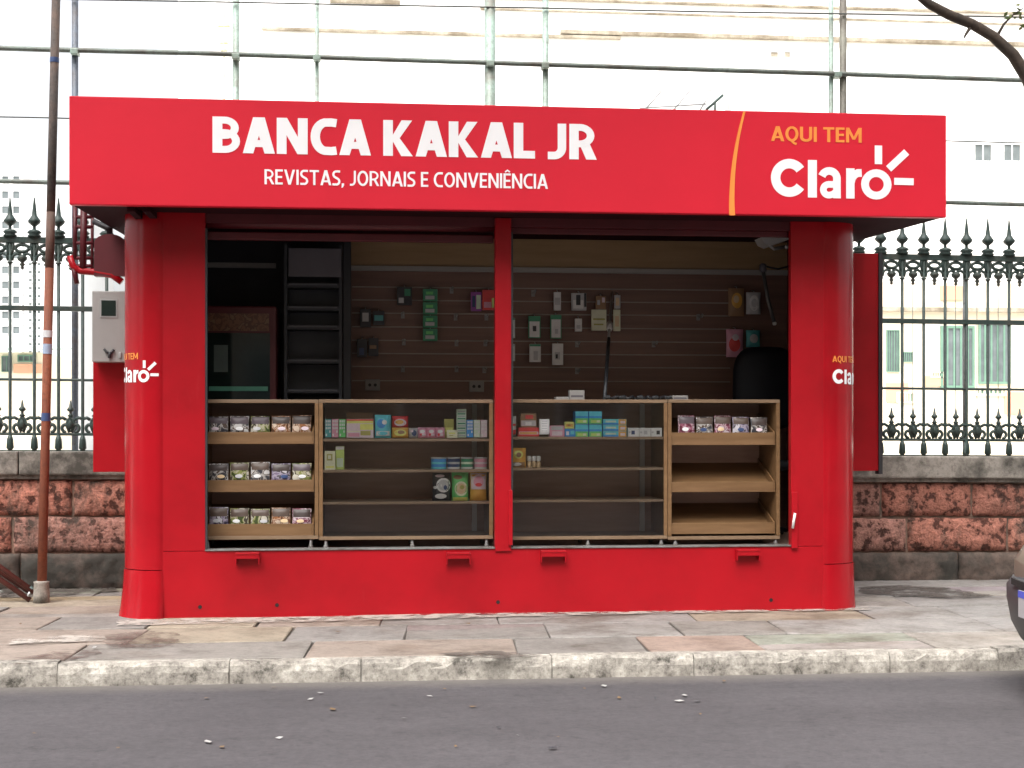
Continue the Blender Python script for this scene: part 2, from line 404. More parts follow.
KY = -1.63      # kerb face
RZ = -.10       # road level
WY = 1.80       # plane of the iron fence
b = MB(); b.add([(-600, -600, -.30), (600, -600, -.30), (600, 600, -.30), (-600, 600, -.30)], [(0, 1, 2, 3)], M['soil']); struct(b.build('ground'))
b = MB(); b.add([(-60, -16, RZ), (60, -16, RZ), (60, KY + .03, RZ), (-60, KY + .03, RZ)], [(0, 1, 2, 3)], M['asphalt']); struct(b.build('road'))
b = MB(); b.add([(-60, 2.0, .02), (60, 2.0, .02), (60, 60, .02), (-60, 60, .02)], [(0, 1, 2, 3)], M['court']); struct(b.build('courtyard'))
b = MB(); b.add([(-60, KY + .02, -.012), (60, KY + .02, -.012), (60, 2.0, -.012), (-60, 2.0, -.012)], [(0, 1, 2, 3)], M['grout']); struct(b.build('pavement_bed'))

# kerb: blocks of uneven length with battered, chipped edges
kj = [AX(p, KY) for p in (57, 229, 361, 552, 694, 890, 999)]
xs = [-12]
while xs[-1] < kj[0] - .9: xs.append(min(xs[-1] + random.uniform(.75, 1.2), kj[0]))
xs = [x for x in xs if x < kj[0] - .3] + kj
while xs[-1] < 14: xs.append(xs[-1] + random.uniform(.75, 1.25))
kb = MB()
for a, c in zip(xs, xs[1:]):
    x0, x1 = a + .002, c - .002; n = max(6, int((x1 - x0) / .06)); j = random.uniform(-.006, .006); jz = random.uniform(-.006, .006)
    vs, fs = [], []
    for i in range(n + 1):
        x = x0 + (x1 - x0) * i / n
        e = .010 + .010 * random.random() + (.02 * random.random() if random.random() < .18 else 0) + (.005 if i in (0, n) else 0)
        for (y, z) in ((KY + j + random.uniform(-.003, .004), RZ - .06), (KY + j + random.uniform(-.004, .004), RZ + .055), (KY + j + e * .3, jz + .002 - e), (KY + j + e, jz + .003), (KY + j + .10, jz + .004), (KY + j + .105, -.03)):
            vs.append((x, y, z))
    for i in range(n):
        for q in range(5): o = i * 6 + q; fs.append((o, o + 6, o + 7, o + 1))
    fs.append(tuple(range(6))); fs.append(tuple(n * 6 + q for q in range(6))[::-1])
    kb.add(vs, fs, M['kerb'])
struct(kb.build('kerb'))

# pavement slabs: rows of worn flagstones, each with its own tone
tones = [(.225, .185, .158), (.205, .188, .172), (.180, .166, .154), (.245, .182, .152), (.198, .186, .176), (.262, .222, .172), (.228, .174, .148), (.172, .162, .152)]
sb = MB(); sb.cols = []
def flag(poly, z, tone):
    n = len(poly); cx = sum(p[0] for p in poly) / n; cy = sum(p[1] for p in poly) / n
    d = [random.uniform(-.002, .002) for _ in poly]
    top = [(cx + (x - cx) * .985, cy + (y - cy) * .985, z + d[i]) for i, (x, y) in enumerate(poly)]
    rim = [(x, y, z - .004 + d[i]) for i, (x, y) in enumerate(poly)]
    bot = [(x, y, -.02) for x, y in poly]
    fs = [tuple(range(n))] + [(i + n, (i + 1) % n + n, (i + 1) % n, i) for i in range(n)] + [(i + 2 * n, (i + 1) % n + 2 * n, (i + 1) % n + n, i + n) for i in range(n)]
    k = len(sb.f); sb.add(top + rim + bot, fs, M['slab']); sb.cols += [tone] * (len(sb.f) - k)
rows = [KY + .112, -.98, -.42, .12, .66, 1.20, 1.72]
def jag(x, y, s=.006): return (x + random.uniform(-s, s), y + random.uniform(-s, s))
for ri, (ya, yb) in enumerate(zip(rows, rows[1:])):
    x = -9 + random.random() * .5
    while x < 11:
        wdt = random.choice((.5, .7, .85, 1.0, 1.2, .62)) * random.uniform(.9, 1.1)
        g = .0035; sl = (yb - ya) * .05
        tone = random.choice(tones); t = random.uniform(.98, 1.16); tone = tuple(c * t for c in tone)
        if x > 1.9: tone = tuple(.35 * c + .65 * k for c, k in zip(tone, (.262, .250, .240)))
        gy = .011; g = .005; p = [jag(x + g, ya + gy), jag(x + wdt * .5, ya + gy, .006), jag(x + wdt - g, ya + gy), jag(x + wdt - g + sl, yb - gy), jag(x + wdt * .5 + sl, yb - gy, .006), jag(x + g + sl, yb - gy)]
        rnd = random.random()
        if rnd < .22 and yb - ya > .3:                         # a slab cracked across
            q = random.uniform(.3, .7); q2 = q + random.uniform(-.2, .2)
            la = (p[0][0] + (p[5][0] - p[0][0]) * q, p[0][1] + (p[5][1] - p[0][1]) * q); ra = (p[2][0] + (p[3][0] - p[2][0]) * q2, p[2][1] + (p[3][1] - p[2][1]) * q2)
            md = ((la[0] + ra[0]) / 2 + random.uniform(-.05, .05), (la[1] + ra[1]) / 2 + random.uniform(-.03, .03)); e = .005
            flag([p[0], p[1], p[2], (ra[0], ra[1] - e), (md[0], md[1] - e), (la[0], la[1] - e)], random.uniform(-.002, .002), tone)
            flag([(la[0], la[1] + e), (md[0], md[1] + e), (ra[0], ra[1] + e), p[3], p[4], p[5]], random.uniform(-.002, .002), tuple(c * random.uniform(.85, 1.08) for c in tone))
        else: flag(p, random.uniform(-.002, .003), tone)
        x += wdt
struct(sb.build('pavement'))

# stains and a patched drain on the pavement, irregular thin sheets
def gp(px, py, z=0.0):
    """point of the ground plane under a picture position"""
    r = (px - 512) / F; u = (HZ - py) / F; t = (z - CAM.z) / u
    return CAM.x + (sps + r * cps) * t, CAM.y + (cps - r * sps) * t
def blotch(name, pix, m, z, jit=.02):
    pts = [gp(*p) for p in pix]; out = []
    for i, p in enumerate(pts):
        q = pts[(i + 1) % len(pts)]
        for k in range(6):
            t = k / 6; out.append((p[0] + (q[0] - p[0]) * t + random.uniform(-jit, jit), p[1] + (q[1] - p[1]) * t + random.uniform(-jit, jit) * .6))
    b = MB(); b.add([(x, y, z) for x, y in out], [tuple(range(len(out)))], m); return struct(b.build(name))
def stainmat(name, c, lo=.45, hi=.6):
    m, nt, p = newmat(name); v = coords(nt); n = noise(nt, v, 7, 7, .7)
    r = ramp(nt, [(lo, (0, 0, 0)), (hi, (.85, .85, .85))]); nt.links.new(n, r.inputs[0])
    p.inputs['Base Color'].default_value = (*c, 1); p.inputs['Roughness'].default_value = .7
    nt.links.new(r.outputs[0], p.inputs['Alpha']); return m
M['stain'] = stainmat('damp_stain', (.09, .075, .065), .38, .55); M['stain_red'] = stainmat('rusty_stain', (.10, .06, .05), .42, .66)
M['lime'] = stainmat('mortar_smear', (.42, .38, .34), .40, .55)
blotch('pavement_stain', [(8, 661), (55, 653), (98, 651), (100, 656), (60, 663), (12, 666)], M['stain_red'], .0075)
blotch('drain_patch', [(103, 637), (140, 632), (176, 634), (182, 645), (150, 650), (108, 649)], M['stain_red'], .0075)
blotch('pavement_stain', [(858, 588), (900, 586), (950, 589), (975, 594), (1000, 597), (950, 599), (905, 597), (860, 594)], M['stain'], .0075)
blotch('pavement_stain', [(440, 655), (490, 652), (540, 656), (500, 661)], M['stain'], .0075)
blotch('pavement_stain', [(0, 590), (60, 588), (118, 586), (118, 592), (60, 596), (0, 598)], M['stain'], .0075)
blotch('mortar_smear', [(118, 621), (300, 618), (500, 613.5), (856, 608.5), (872, 607), (870, 611), (700, 614), (500, 618), (300, 623), (118, 627)], M['lime'], .0085, .012)
blotch('mortar_smear', [(10, 641), (60, 637), (105, 637), (105, 642), (60, 644), (10, 646)], M['lime'], .0085, .008)

b = MB(); rl = random.Random(11)
for _ in range(46):
    px, py = rl.uniform(20, 1010), rl.choice((rl.uniform(688, 760), rl.uniform(676, 700), rl.uniform(600, 655)))
    road_ = py > 672; x, y = gp(px, py, RZ if road_ else .0)
    if not road_ and not (-1.45 < y < -.1): continue
    z = (RZ if road_ else .004) + .006; q = rl.uniform(.008, .026); a = rl.uniform(0, PI)
    b.add([(x + q * math.cos(a + k * PI / 2) * (1 if k % 2 else .6), y + q * math.sin(a + k * PI / 2) * (1 if k % 2 else .6), z + rl.uniform(0, .006)) for k in range(4)], [(0, 1, 2), (0, 2, 3)], rl.choice((M['dim_white'], M['steel_dark'], M['bark_bit'], M['bark_bit'])))
b = tag(b.build('litter'), 'scattered paper scraps and dry leaf bits on the road and pavement', 'litter', kind='stuff')

# ------------------------------------------------------------------ the kiosk
XL, XR, RAD = AX(124, .12), AX(855, .12), .22
ZT = 2.42                        # top of the walls, inside the canopy
SY = -.35                        # face of the sign
sx0, sx1 = AX(69, SY), AX(946.5, SY)
sz0, sz1 = AZ(217.5, SY, 946), AZ(115, SY, 946)
oz = AZ(548, 0); SILL = oz
kx = [AX(p, 0) for p in (205, 495, 511, 791)]
BACK = 1.42
K = thing('newsstand_kiosk', 'red metal newsstand kiosk with rounded corners, open shutters and wide sign board', 'kiosk', ((XL + XR) / 2, .7, 0))
def corner(side, z0, z1, rad, flare=0.0, n=14):
    """rounded corner post plus its flat front lip; side -1 left, +1 right"""
    mb = MB(smooth=True); xo = XL if side < 0 else XR
    prof = []
    for i in range(n + 1):
        a = PI / 2 * i / n
        prof.append((xo - side * RAD + side * rad * math.cos(a), RAD - rad * math.sin(a)))    # from side wall round to the front
    zs = [z0, z0 + (z1 - z0) * .25, z0 + (z1 - z0) * .6, z1]
    vs, fs = [], []
    for k, z in enumerate(zs):
        f = flare * (1 - (z - z0) / (z1 - z0)) ** 1.6
        for i, (x, y) in enumerate(prof):
            a = PI / 2 * i / n; vs.append((x + side * f * math.cos(a), y - f * math.sin(a), z))
    m_ = n + 1
    if True:
        for k, z in enumerate(zs): f = flare * (1 - (z - z0) / (z1 - z0)) ** 1.6; vs.append((xo - side * (RAD + .02), .004 - f * .5, z))
    for k in range(3): fs.append((k * m_ + n, 4 * m_ + k, 4 * m_ + k + 1, (k + 1) * m_ + n))
    for k in range(3):
        for i in range(n): o = k * m_ + i; fs.append((o, o + 1, o + m_ + 1, o + m_))
    mb.add(vs, fs, M['post_red']); return mb
ZS = AZ(570, 0, 150)
for sd_ in (-1, 1):
    corner(sd_, ZS, ZT, RAD + .010).build('corner_post', K)
    cp = corner(sd_, .0, ZS - .004, RAD + .014, .03 if sd_ < 0 else .012).build('corner_skirt', K)
b = MB(); b.box(XL + RAD, XR - RAD, .0, .05, .0, SILL - .006, M['red']); basep = b.build('base_panel', K)
for px, py in ((200, 607), (277, 605), (498, 602), (771, 600), (826, 604)):
    x, z = at(px, py, 0); b = MB(); b.tube([(x, .012, z), (x, -.003, z)], .011, M['dark_hole'], 10); b.build('bolt_hole', basep)
for x0, x1, y0, y1 in ((236, 260, 552, 564), (446, 470, 552, 564), (540, 565, 550, 562), (735, 758, 549, 560)):
    b = MB(); xa, xb = AX(x0, 0), AX(x1, 0); za, zb = AZ(y1, 0, x0), AZ(y0, 0, x0)
    b.box(xa, xb, -.055, -.001, zb - .012, zb, M['red'], .003); b.box(xa, xa + .006, -.05, -.001, za, zb - .012, M['red']); b.box(xb - .006, xb, -.05, -.001, za, zb - .012, M['red'])
    b.box(xa + .006, xb - .006, -.052, -.046, zb - .035, zb - .012, M['red'])
    b.build('shutter_catch', K)
for (xa, xb) in ((XL + RAD, kx[0]), (kx[3], XR - RAD)):
    b = MB(); b.box(xa, xb, .0, .05, SILL - .003, ZT, M['red']); j = b.build('jamb_panel', K)
b = MB(); b.box(kx[1], kx[2], -.012, .07, SILL - .02, ZT - .12, M['red'], .004); b.build('mullion', K)
b = MB(); b.box(kx[1] + .075, kx[1] + .1, -.03, -.013, AZ(545, 0), AZ(490, 0), M['red'], .003); b.build('guide_rail', K)
b = MB(); b.box(kx[3] - .002, kx[3] + .036, -.02, -.002, AZ(548, 0, 790), AZ(492, 0, 790), M['red'], .003); gr = b.build('guide_rail', K)
b = MB(); hx = AX(791, 0); b.tube([(hx, -.035, AZ(528, 0, 790)), (hx + .005, -.04, AZ(520, 0, 790)), (hx + .014, -.035, AZ(513, 0, 790))], .008, M['white_plastic'], 8); b.build('latch', gr)
# sill strips and frames
for i in (0, 2):
    b = MB(); b.box(kx[i], kx[i + 1], -.008, .10, SILL - .005, SILL + .003, M['sill_grey'], .002)
    b.box(kx[i], kx[i] + .012, .004, .03, SILL + .004, ZT - .2, M['steel_dark'])
    b.build('window_sill', K)
# header with the rolled shutter and its bottom bar
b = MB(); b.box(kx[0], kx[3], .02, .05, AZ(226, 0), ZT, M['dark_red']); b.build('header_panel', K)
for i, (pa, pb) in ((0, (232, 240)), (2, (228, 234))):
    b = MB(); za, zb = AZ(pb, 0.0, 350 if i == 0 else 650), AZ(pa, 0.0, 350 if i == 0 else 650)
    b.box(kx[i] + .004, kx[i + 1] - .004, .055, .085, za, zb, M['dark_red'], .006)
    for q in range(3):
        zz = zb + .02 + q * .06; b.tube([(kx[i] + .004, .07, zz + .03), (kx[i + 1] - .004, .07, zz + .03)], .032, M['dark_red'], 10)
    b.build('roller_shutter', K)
# side walls, rear wall, floor, ceiling
b = MB(); b.box(XL, XL + .04, RAD, BACK, 0, ZT, M['red']); b.build('side_wall', K)
b = MB(); b.box(XR - .04, XR, RAD, BACK, 0, ZT, M['red']); b.build('side_wall', K)
b = MB(); b.box(XL + .042, XR - .042, BACK - .03, BACK, 0, ZT, M['red']); b.build('rear_wall', K)
b = MB(); b.box(XL + .044, XR - .044, RAD, BACK - .034, SILL - .07, SILL - .012, M['wood_dark']); b.box(XL + RAD, XR - RAD, .052, RAD - .001, SILL - .07, SILL - .012, M['wood_dark']); b.build('floor_deck', K)
b = MB(); b.box(XL + .044, XR - .044, RAD, BACK - .034, ZT - .05, ZT - .012, M['wood_dark']); b.build('ceiling_lining', K)
b = MB(); b.box(XL + .045, XL + .06, .25, BACK - .036, SILL - .008, ZT - .055, M['near_black']); b.build('wall_lining', K)
b = MB(); b.box(XR - .06, XR - .045, .25, BACK - .036, SILL - .008, ZT - .055, M['near_black']); b.build('wall_lining', K)
BW = 1.34                        # face of the rear lining
b = MB(); b.box(XL + .063, AX(346, BW), BW, BW + .02, SILL - .005, ZT - .056, M['near_black']); b.box(AX(200, BW), AX(276, BW), BW - .018, BW, AZ(268, BW, 240), AZ(263, BW, 240), M['rail_white']); b.build('wall_lining', K)
b = MB(); b.box(AX(346, BW) + .003, XR - .063, BW, BW + .02, AZ(267, BW), ZT - .056, M['ply']); b.build('header_lining', K)
sw = MB(); sw.box(AX(346, BW) + .003, XR - .063, BW, BW + .02, SILL - .005, AZ(272.5, BW), M['slat'])
for gy in (288, 301, 314, 327.5, 341, 354, 367, 381):
    z = AZ(gy, BW); sw.box(AX(352, BW), AX(730, BW), BW - .004, BW + .001, z - .004, z + .004, M['slat_lip'])
slatw = sw.build('slatted_wall', K)
b = MB(); b.box(AX(347, BW), XR - .064, BW - .02, BW + .002, AZ(272.3, BW), AZ(267.2, BW), M['rail_white']); b.build('white_rail', slatw)
for px, py in ((403, 316), (456, 318), (487, 318), (404, 343), (457, 344), (486, 344), (403, 370), (457, 370), (485, 371), (534, 294), (578, 345), (578, 372), (452, 291), (700, 318), (655, 345)):
    x, z = at(px, py, BW - .06); b = MB(); b.box(x - .012, x + .012, BW - .012, BW - .005, z - .012, z + .03, M['dim_white'])
    b.tube([(x, BW - .012, z + .01), (x, BW - .12, z), (x, BW - .13, z + .012)], .004, M['alu'], 6); b.lathe((x, BW - .13, z + .008), [(.003, 0), (.008, .004), (.008, .012), (.003, .016)], M['dim_white'], 8)
    b.build('display_hook', slatw)
for px, py in ((372.5, 385), (476.5, 386.5)):
    x, z = at(px, py, BW - .005); b = MB(); b.box(x - .05, x + .05, BW - .014, BW - .001, z - .037, z + .037, M['dim_white'], .004)
    for dx in (-.018, .018): b.tube([(x + dx, BW - .012, z), (x + dx, BW - .0155, z)], .011, M['black'], 8)
    b.build('power_outlet', slatw)
# canopy: fascia box, soffit, roof
zr = .07
b = MB()
vs = [(sx0 + .01, SY + .06, sz0 + .004), (sx1 - .01, SY + .06, sz0 + .004), (sx1 - .01, 1.46, sz0 + zr), (sx0 + .01, 1.46, sz0 + zr),
      (sx0 + .01, SY + .06, sz1 - .03), (sx1 - .01, SY + .06, sz1 - .03), (sx1 - .01, 1.46, sz1 - .16), (sx0 + .01, 1.46, sz1 - .16)]
fs = [(0, 3, 2, 1), (4, 5, 6, 7), (0, 1, 5, 4), (1, 2, 6, 5), (2, 3, 7, 6), (3, 0, 4, 7)]
b.add(vs, fs, M['soffit']); canopy = b.build('canopy', K)
for x in (sx0 + .4, XL + .1): b = MB(); b.box(x - .02, x + .02, SY + .07, 1.40, sz0 - .022, sz0 + .03, M['soffit']); b.build('canopy_bracket', canopy)
b = MB(); b.box(sx0, sx1, SY, SY + .055, sz0, sz1, M['sign_red'], .006); sign = b.build('sign_board', K)
def SX(px): return AX(px, SY)
def SZ(py, px): return at(px, py, SY)[1]
write_words('BANCA KAKAL JR', .238, .066, 212.5, 595.5, 116.5, 152.7, 214, SY - .001, M['white_letter']).build('name_lettering', sign)
write_words('REVISTAS, JORNAIS E CONVENIÊNCIA', .15, .085, 264.5, 547.5, 169.3, 184.3, 266, SY - .001, M['white_letter']).build('subtitle_lettering', sign)
write_words('AQUI TEM', .17, .085, 771, 861.5, 128, 142.8, 861, SY - .001, M['orange_letter']).build('tagline_lettering', sign)
def ring(cx, cz, ro, ri, n=28):
    v, f = [], []
    for i in range(n):
        a = 2 * PI * i / n; v += [(cx + ro * math.cos(a), cz + ro * math.sin(a)), (cx + ri * math.cos(a), cz + ri * math.sin(a))]
    for i in range(n): j = (i + 1) % n; f.append((2 * i, 2 * j, 2 * j + 1, 2 * i + 1))
    return v, f
def bar2(x0, z0, x1, z1, wd):
    d = Vector((x1 - x0, z1 - z0)).normalized(); nx, nz = -d.y * wd / 2, d.x * wd / 2
    return [(x0 + nx, z0 + nz), (x0 - nx, z0 - nz), (x1 - nx, z1 - nz), (x1 + nx, z1 + nz)], [(0, 1, 2, 3)]
def logo_geo():
    """word mark strokes measured from the photo: (x, -y) in picture pixels"""
    t = 9.4; out = []
    out += stroke([(789.2 + 13.6 * math.cos(R(a)), -178.8 + 14.2 * math.sin(R(a))) for a in range(36, 327, 6)], t)
    out += stroke([(812.3, -198.0), (812.3, -160.6)], 9.0)
    out += stroke([(821.8, -176.5)] + [(829.2 + 7.6 * math.cos(R(a)), -178.6 + 7.4 * math.sin(R(a))) for a in range(150, -1, -12)] + [(836.9, -198.4)], 7.6)
    out += stroke([(836.6, -184.6), (830, -184.6)] + [(828.8 + 5.6 * math.cos(R(a)), -190.0 + 5.4 * math.sin(R(a))) for a in range(95, 276, 12)] + [(832.5, -194.6), (836.6, -191.5)], 6.6)
    out += stroke([(850.2, -198.4), (850.2, -168.2)], 8.4)
    out += stroke([(850.4, -184.0), (851.6, -178.4), (854.2, -174.6), (857.6, -172.8), (861.6, -172.6)], 7.8)
    out.append(ring(876.2, -183.8, 15.2, 7.4))
    for q in ((878.3, -163.5, 878.3, -144.8), (888.5, -168.0, 906.5, -150.8)): out.append(bar2(*q, 7.4))
    out.append(bar2(894, -180.4, 913.5, -180.6, 7.0))
    return out
LOGO = logo_geo()
lx = MB()
pm = abs(SX(900) - SX(800)) / 100; z_at = lambda v: SZ(-v[1], 850)
for k, (vs, fs) in enumerate(LOGO): slab_letters(lx, [(SX(v[0]), SZ(-v[1], 840)) for v in vs], fs, SY - .001 - .00025 * (k % 5), M['white_letter'])
lx.build('logo_lettering', sign)
cv = MB(); L = []
for i in range(25):
    t = i / 24; y = 111.5 + (215.5 - 111.5) * t
    xc = 744.0 - 14.5 * (1 - (1 - t) ** 2.0) + 2.2 * t ** 2; wd = 1.6 + 3.6 * t
    L.append((SX(xc - wd / 2), SZ(y, 738))); L.append((SX(xc + wd / 2 + .6), SZ(y, 738)))
cf = [(2 * i, 2 * i + 1, 2 * i + 3, 2 * i + 2) for i in range(24)]
slab_letters(cv, L, cf, SY - .001, M['orange_letter'], .003); cv.build('swoosh', sign)
# decals wrapped round the corner posts
def decal(side, px_ref, x_start_arc, wid, zbase, parts):
    mb = MB()
    for k, (vs, fs, m) in enumerate(parts):
        out = []
        for (u, v) in vs:
            s = x_start_arc + u * wid                            # arc length measured from the start of the curve at the front
            r = RAD + .012 + .0003 * (k % 5)
            if side > 0:
                if s < 0: X, Y = XR - RAD + s, -.0125
                else: a = min(s / RAD, PI / 2); X, Y = XR - RAD + r * math.sin(a), RAD - r * math.cos(a)
            else:
                if s > 0: X, Y = XL + RAD + s, -.0125
                else: a = min(-s / RAD, PI / 2); X, Y = XL + RAD - r * math.sin(a), RAD - r * math.cos(a)
            out.append((X, Y, zbase + v * wid))
        mb.add(out, fs, m)
    return mb
def densify(vs, fs, n):
    b = bmesh.new(); V = [b.verts.new((x, z, 0)) for x, z in vs]
    for f in fs:
        try: b.faces.new([V[i] for i in f])
        except ValueError: pass
    for i in range(1, n):
        bmesh.ops.bisect_plane(b, geom=b.verts[:] + b.edges[:] + b.faces[:], plane_co=(i / n, 0, 0), plane_no=(1, 0, 0))
    b.verts.index_update(); r = [(v.co.x, v.co.y) for v in b.verts], [tuple(v.index for v in f.verts) for f in b.faces]; b.free(); return r
dparts = []
for vs, fs in LOGO:
    q = densify([((x - 770) / 144, (z + 199) / 144) for x, z in vs], fs, 24); dparts.append((*q, M['white_letter']))
st, wd = words('AQUI TEM', .17, .085)
for vs, fs in st: q = densify([(.005 + u / wd * .625, .40 + v * .11) for u, v in vs], fs, 24); dparts.append((*q, M['orange_letter']))
decal(-1, 0, -.335, .33, AZ(382.5, .05, 140), dparts).build('wrapped_decal', K)
decal(1, 0, .035, .33, AZ(384.5, .05, 845), dparts).build('wrapped_decal', K)
# side wings behind the corner posts
WG = 1.0
for (pa, pb, y0, y1, name) in ((93, 160, 295, 472, 'side_wing'), (810, 880, 253, 471, 'side_wing')):
    b = MB(); b.box(AX(pa, WG), AX(pb, WG), WG, WG + .05, AZ(y1, WG, (pa + pb) / 2), AZ(y0, WG, (pa + pb) / 2), M['red'], .004)
    if pa > 500: b.box(AX(pb, WG) - .012, AX(pb, WG) + .014, WG - .012, WG + .062, AZ(y1 + 3, WG, 880), AZ(y0, WG, 880), M['near_black'])
    b.build(name, K)
# folded awning gear on the left, under the canopy
ag = MB()
def apx(px, py, Y=.9): x, z = at(px, py, Y); return (x, Y, z)
for pa, pb, r in (((75, 206), (75, 260), .014), ((84, 206), (83, 268), .022), ((92.5, 208), (92, 270), .010)): ag.tube([apx(*pa), apx(*pb)], r, M['dark_red'], 8)
for y in (217, 227, 243, 258, 266): ag.tube([apx(73, y), apx(93, y)], .012, M['dark_red'], 6)
ag.tube([apx(70, 256), apx(73, 266), apx(80, 271), apx(95, 272), apx(112, 275), apx(122, 282)], .022, M['red'], 8)
ag.tube([apx(73, 266), apx(77, 284)], .016, M['dark_red'], 8)
ag.tube([apx(93, 221), apx(107, 228), apx(124, 222)], .018, M['near_black'], 6)
ag.build('awning_gear', K)
b = MB(); pts = []
for i in range(13):
    a = PI * i / 12; pts.append(apx(109.5 + 15.5 * math.cos(a), 243 - 9 * math.sin(a), .88))
poly = [(p[0], p[2]) for p in pts] + [apx(94, 276, .88)[0::2], apx(125, 276, .88)[0::2]]
b.prism(poly, .88, .96, M['dark_red']); b.tube([apx(109.5, 234, .92), apx(109.5, 214, .92)], .02, M['near_black'], 8)
b.build('motor_housing', K)
# light grey meter box on the left wing
MBX = WG - .14
mx0, mx1 = AX(92, MBX), AX(126, MBX); mz0, mz1 = AZ(362, MBX, 109), AZ(291, MBX, 109)
T = thing('meter_box', 'light grey electricity meter box with small dark window on red side wing', 'meter box', ((mx0 + mx1) / 2, MBX + .07, mz0))
b = MB(); b.box(mx0, mx1, MBX, WG - .003, mz0, mz1, M['box_grey'], .006); b.build('case', T)
b = MB(); b.box(AX(100, MBX), AX(117.5, MBX), MBX - .004, MBX + .002, AZ(317.5, MBX, 109), AZ(299, MBX, 109), M['alu']); wf = b.build('window_frame', T)
b = MB(); b.box(AX(101.5, MBX), AX(116, MBX), MBX - .006, MBX - .0045, AZ(316, MBX, 109), AZ(300.5, MBX, 109), M['dark_glass']); b.build('window_pane', T)
b = MB(); b.tube([apx(104, 349, MBX - .012), apx(107, 352.5, MBX - .012), apx(111, 353, MBX - .012), apx(114, 349.5, MBX - .012)], .008, M['black'], 6); b.tube([apx(110, 352, MBX - .012), apx(109.5, 358, MBX - .012)], .011, M['black'], 6); b.build('lock_handle', T)
b = MB(); b.box(AX(119, MBX), AX(121.5, MBX), MBX - .01, MBX + .001, AZ(358, MBX, 109), AZ(352, MBX, 109), M['alu'], .002); b.build('hasp', T)

# ------------------------------------------------------------------ counters inside
CY, CD = .14, .40                # front face and depth of the counters
def zc(py, px): return AZ(py, CY, px)
def caster(parent, x, y, z0, z1):
    b = MB(); b.lathe((x, y, z0), [(.009, 0), (.013, .005), (.014, .016), (.011, .024), (.009, .028), (.009, z1 - z0)], M['sill_grey'], 10); b.build('caster', parent)
def cabinet(px0, px1, pxr, label, kind, shelves, casters, post=7):
    x0, x1 = AX(px0, CY), AX(px1, CY); pc = (px0 + px1) / 2
    zt, zb = zc(399.5, pc), zc(539.5, pc)
    t = thing('tray_cabinet' if kind == 'tray' else 'display_counter', label, 'counter', ((x0 + x1) / 2, CY + CD / 2, zc(548, pc)), 'wooden counters along the kiosk opening')
    pw = .022
    b = MB(); b.box(x0, x1, CY, CY + CD, zt - .02, zt, M['wood_edge'], .002); b.build('countertop', t)
    b = MB(); b.box(x0, x1, CY, CY + CD, zb, zb + .02, M['wood_edge'], .002); b.build('bottom_board', t)
    for xa in (x0, x1 - pw):
        b = MB(); b.box(xa, xa + pw, CY + .001, CY + CD - .001, zb + .021, zt - .021, M['wood'], .0015); b.build('side_panel', t)
    b = MB(); b.box(x0 + pw + .001, x1 - pw - .001, CY + CD - .012, CY + CD - .002, zb + .021, zt - .021, M['wood_dark']); b.build('back_panel', t)
    if kind == 'glass':
        for py in shelves:
            z = zc(py, pc); b = MB(); b.box(x0 + pw + .001, x1 - pw - .001, CY + .0115, CY + CD - .013, z - .008, z + .008, M['shelf_edge'], .0015); b.build('shelf', t)
        b = MB(); b.box(x0 + pw + .001, x1 - pw - .001, CY + .006, CY + .010, zb + .0215, zt - .0215, M['glass']); b.build('glass_pane', t)
        b = MB(); b.box(x1 - pw - .075, x1 - pw - .045, CY + CD - .03, CY + CD - .013, zb + .022, zt - .022, M['upright']); b.build('reflection_strip', t)  # reflection in the counter glass, built as a grey strip
    else:
        for (yt, yb) in shelves:
            za, zb_ = zc(yt, pc), zc(yb, pc); e = .012; xa, xb = x0 + pw + .002, x1 - pw - .016
            b = MB(); b.box(xa, xb, CY + .012, CY + .016, zb_, za, M['wood'], .0015)
            hi = .125
            b.add([(xa, CY + .0245, zb_ + .005), (xb, CY + .0245, zb_ + .005), (xb, CY + CD - .03, zb_ + hi + .03), (xa, CY + CD - .03, zb_ + hi + .03),
                   (xa, CY + .0245, zb_ + .013), (xb, CY + .0245, zb_ + .013), (xb, CY + CD - .03, zb_ + hi + .042), (xa, CY + CD - .03, zb_ + hi + .042)],
                  [(0, 3, 2, 1), (4, 5, 6, 7), (0, 1, 5, 4), (1, 2, 6, 5), (2, 3, 7, 6), (3, 0, 4, 7)], M['wood'])
            b.add([(xb + .001, CY + .013, zb_), (xb + .001, CY + CD - .03, zb_ + hi), (xb + .001, CY + CD - .03, zb_ + hi + .07), (xb + .001, CY + .013, za + .002),
                   (xb + .010, CY + .013, zb_), (xb + .010, CY + CD - .03, zb_ + hi), (xb + .010, CY + CD - .03, zb_ + hi + .07), (xb + .010, CY + .013, za + .002)],
                  [(0, 1, 2, 3), (4, 7, 6, 5), (0, 4, 5, 1), (1, 5, 6, 2), (2, 6, 7, 3), (3, 7, 4, 0)], M['wood'])
            b.build('tray', t)
    for c in casters:
        caster(t, AX(c, CY + .05), CY + .016, SILL - .011, zb - .001); caster(t, AX(c, CY + .05), CY + CD - .06, SILL - .011, zb - .001)
    return t
cabinet(201, 318.5, 0, 'wooden counter with three full sloping trays, left end of the kiosk opening', 'tray', ((432, 444), (480, 492), (524, 536)), (208, 311))
cabinet(319, 493, 0, 'glass fronted wooden counter with three black, green and pink bags on a low shelf', 'glass', (440, 471, 503), (326, 412, 486))
cabinet(503, 667.5, 0, 'glass fronted wooden counter holding blue and green cartons, lower shelves empty', 'glass', (438, 469, 501), (587, 660))
cabinet(668, 780, 0, 'wooden counter with two empty sloping trays below one filled tray', 'tray', ((432.5, 445), (482, 492), (523, 534)), (674, 774))

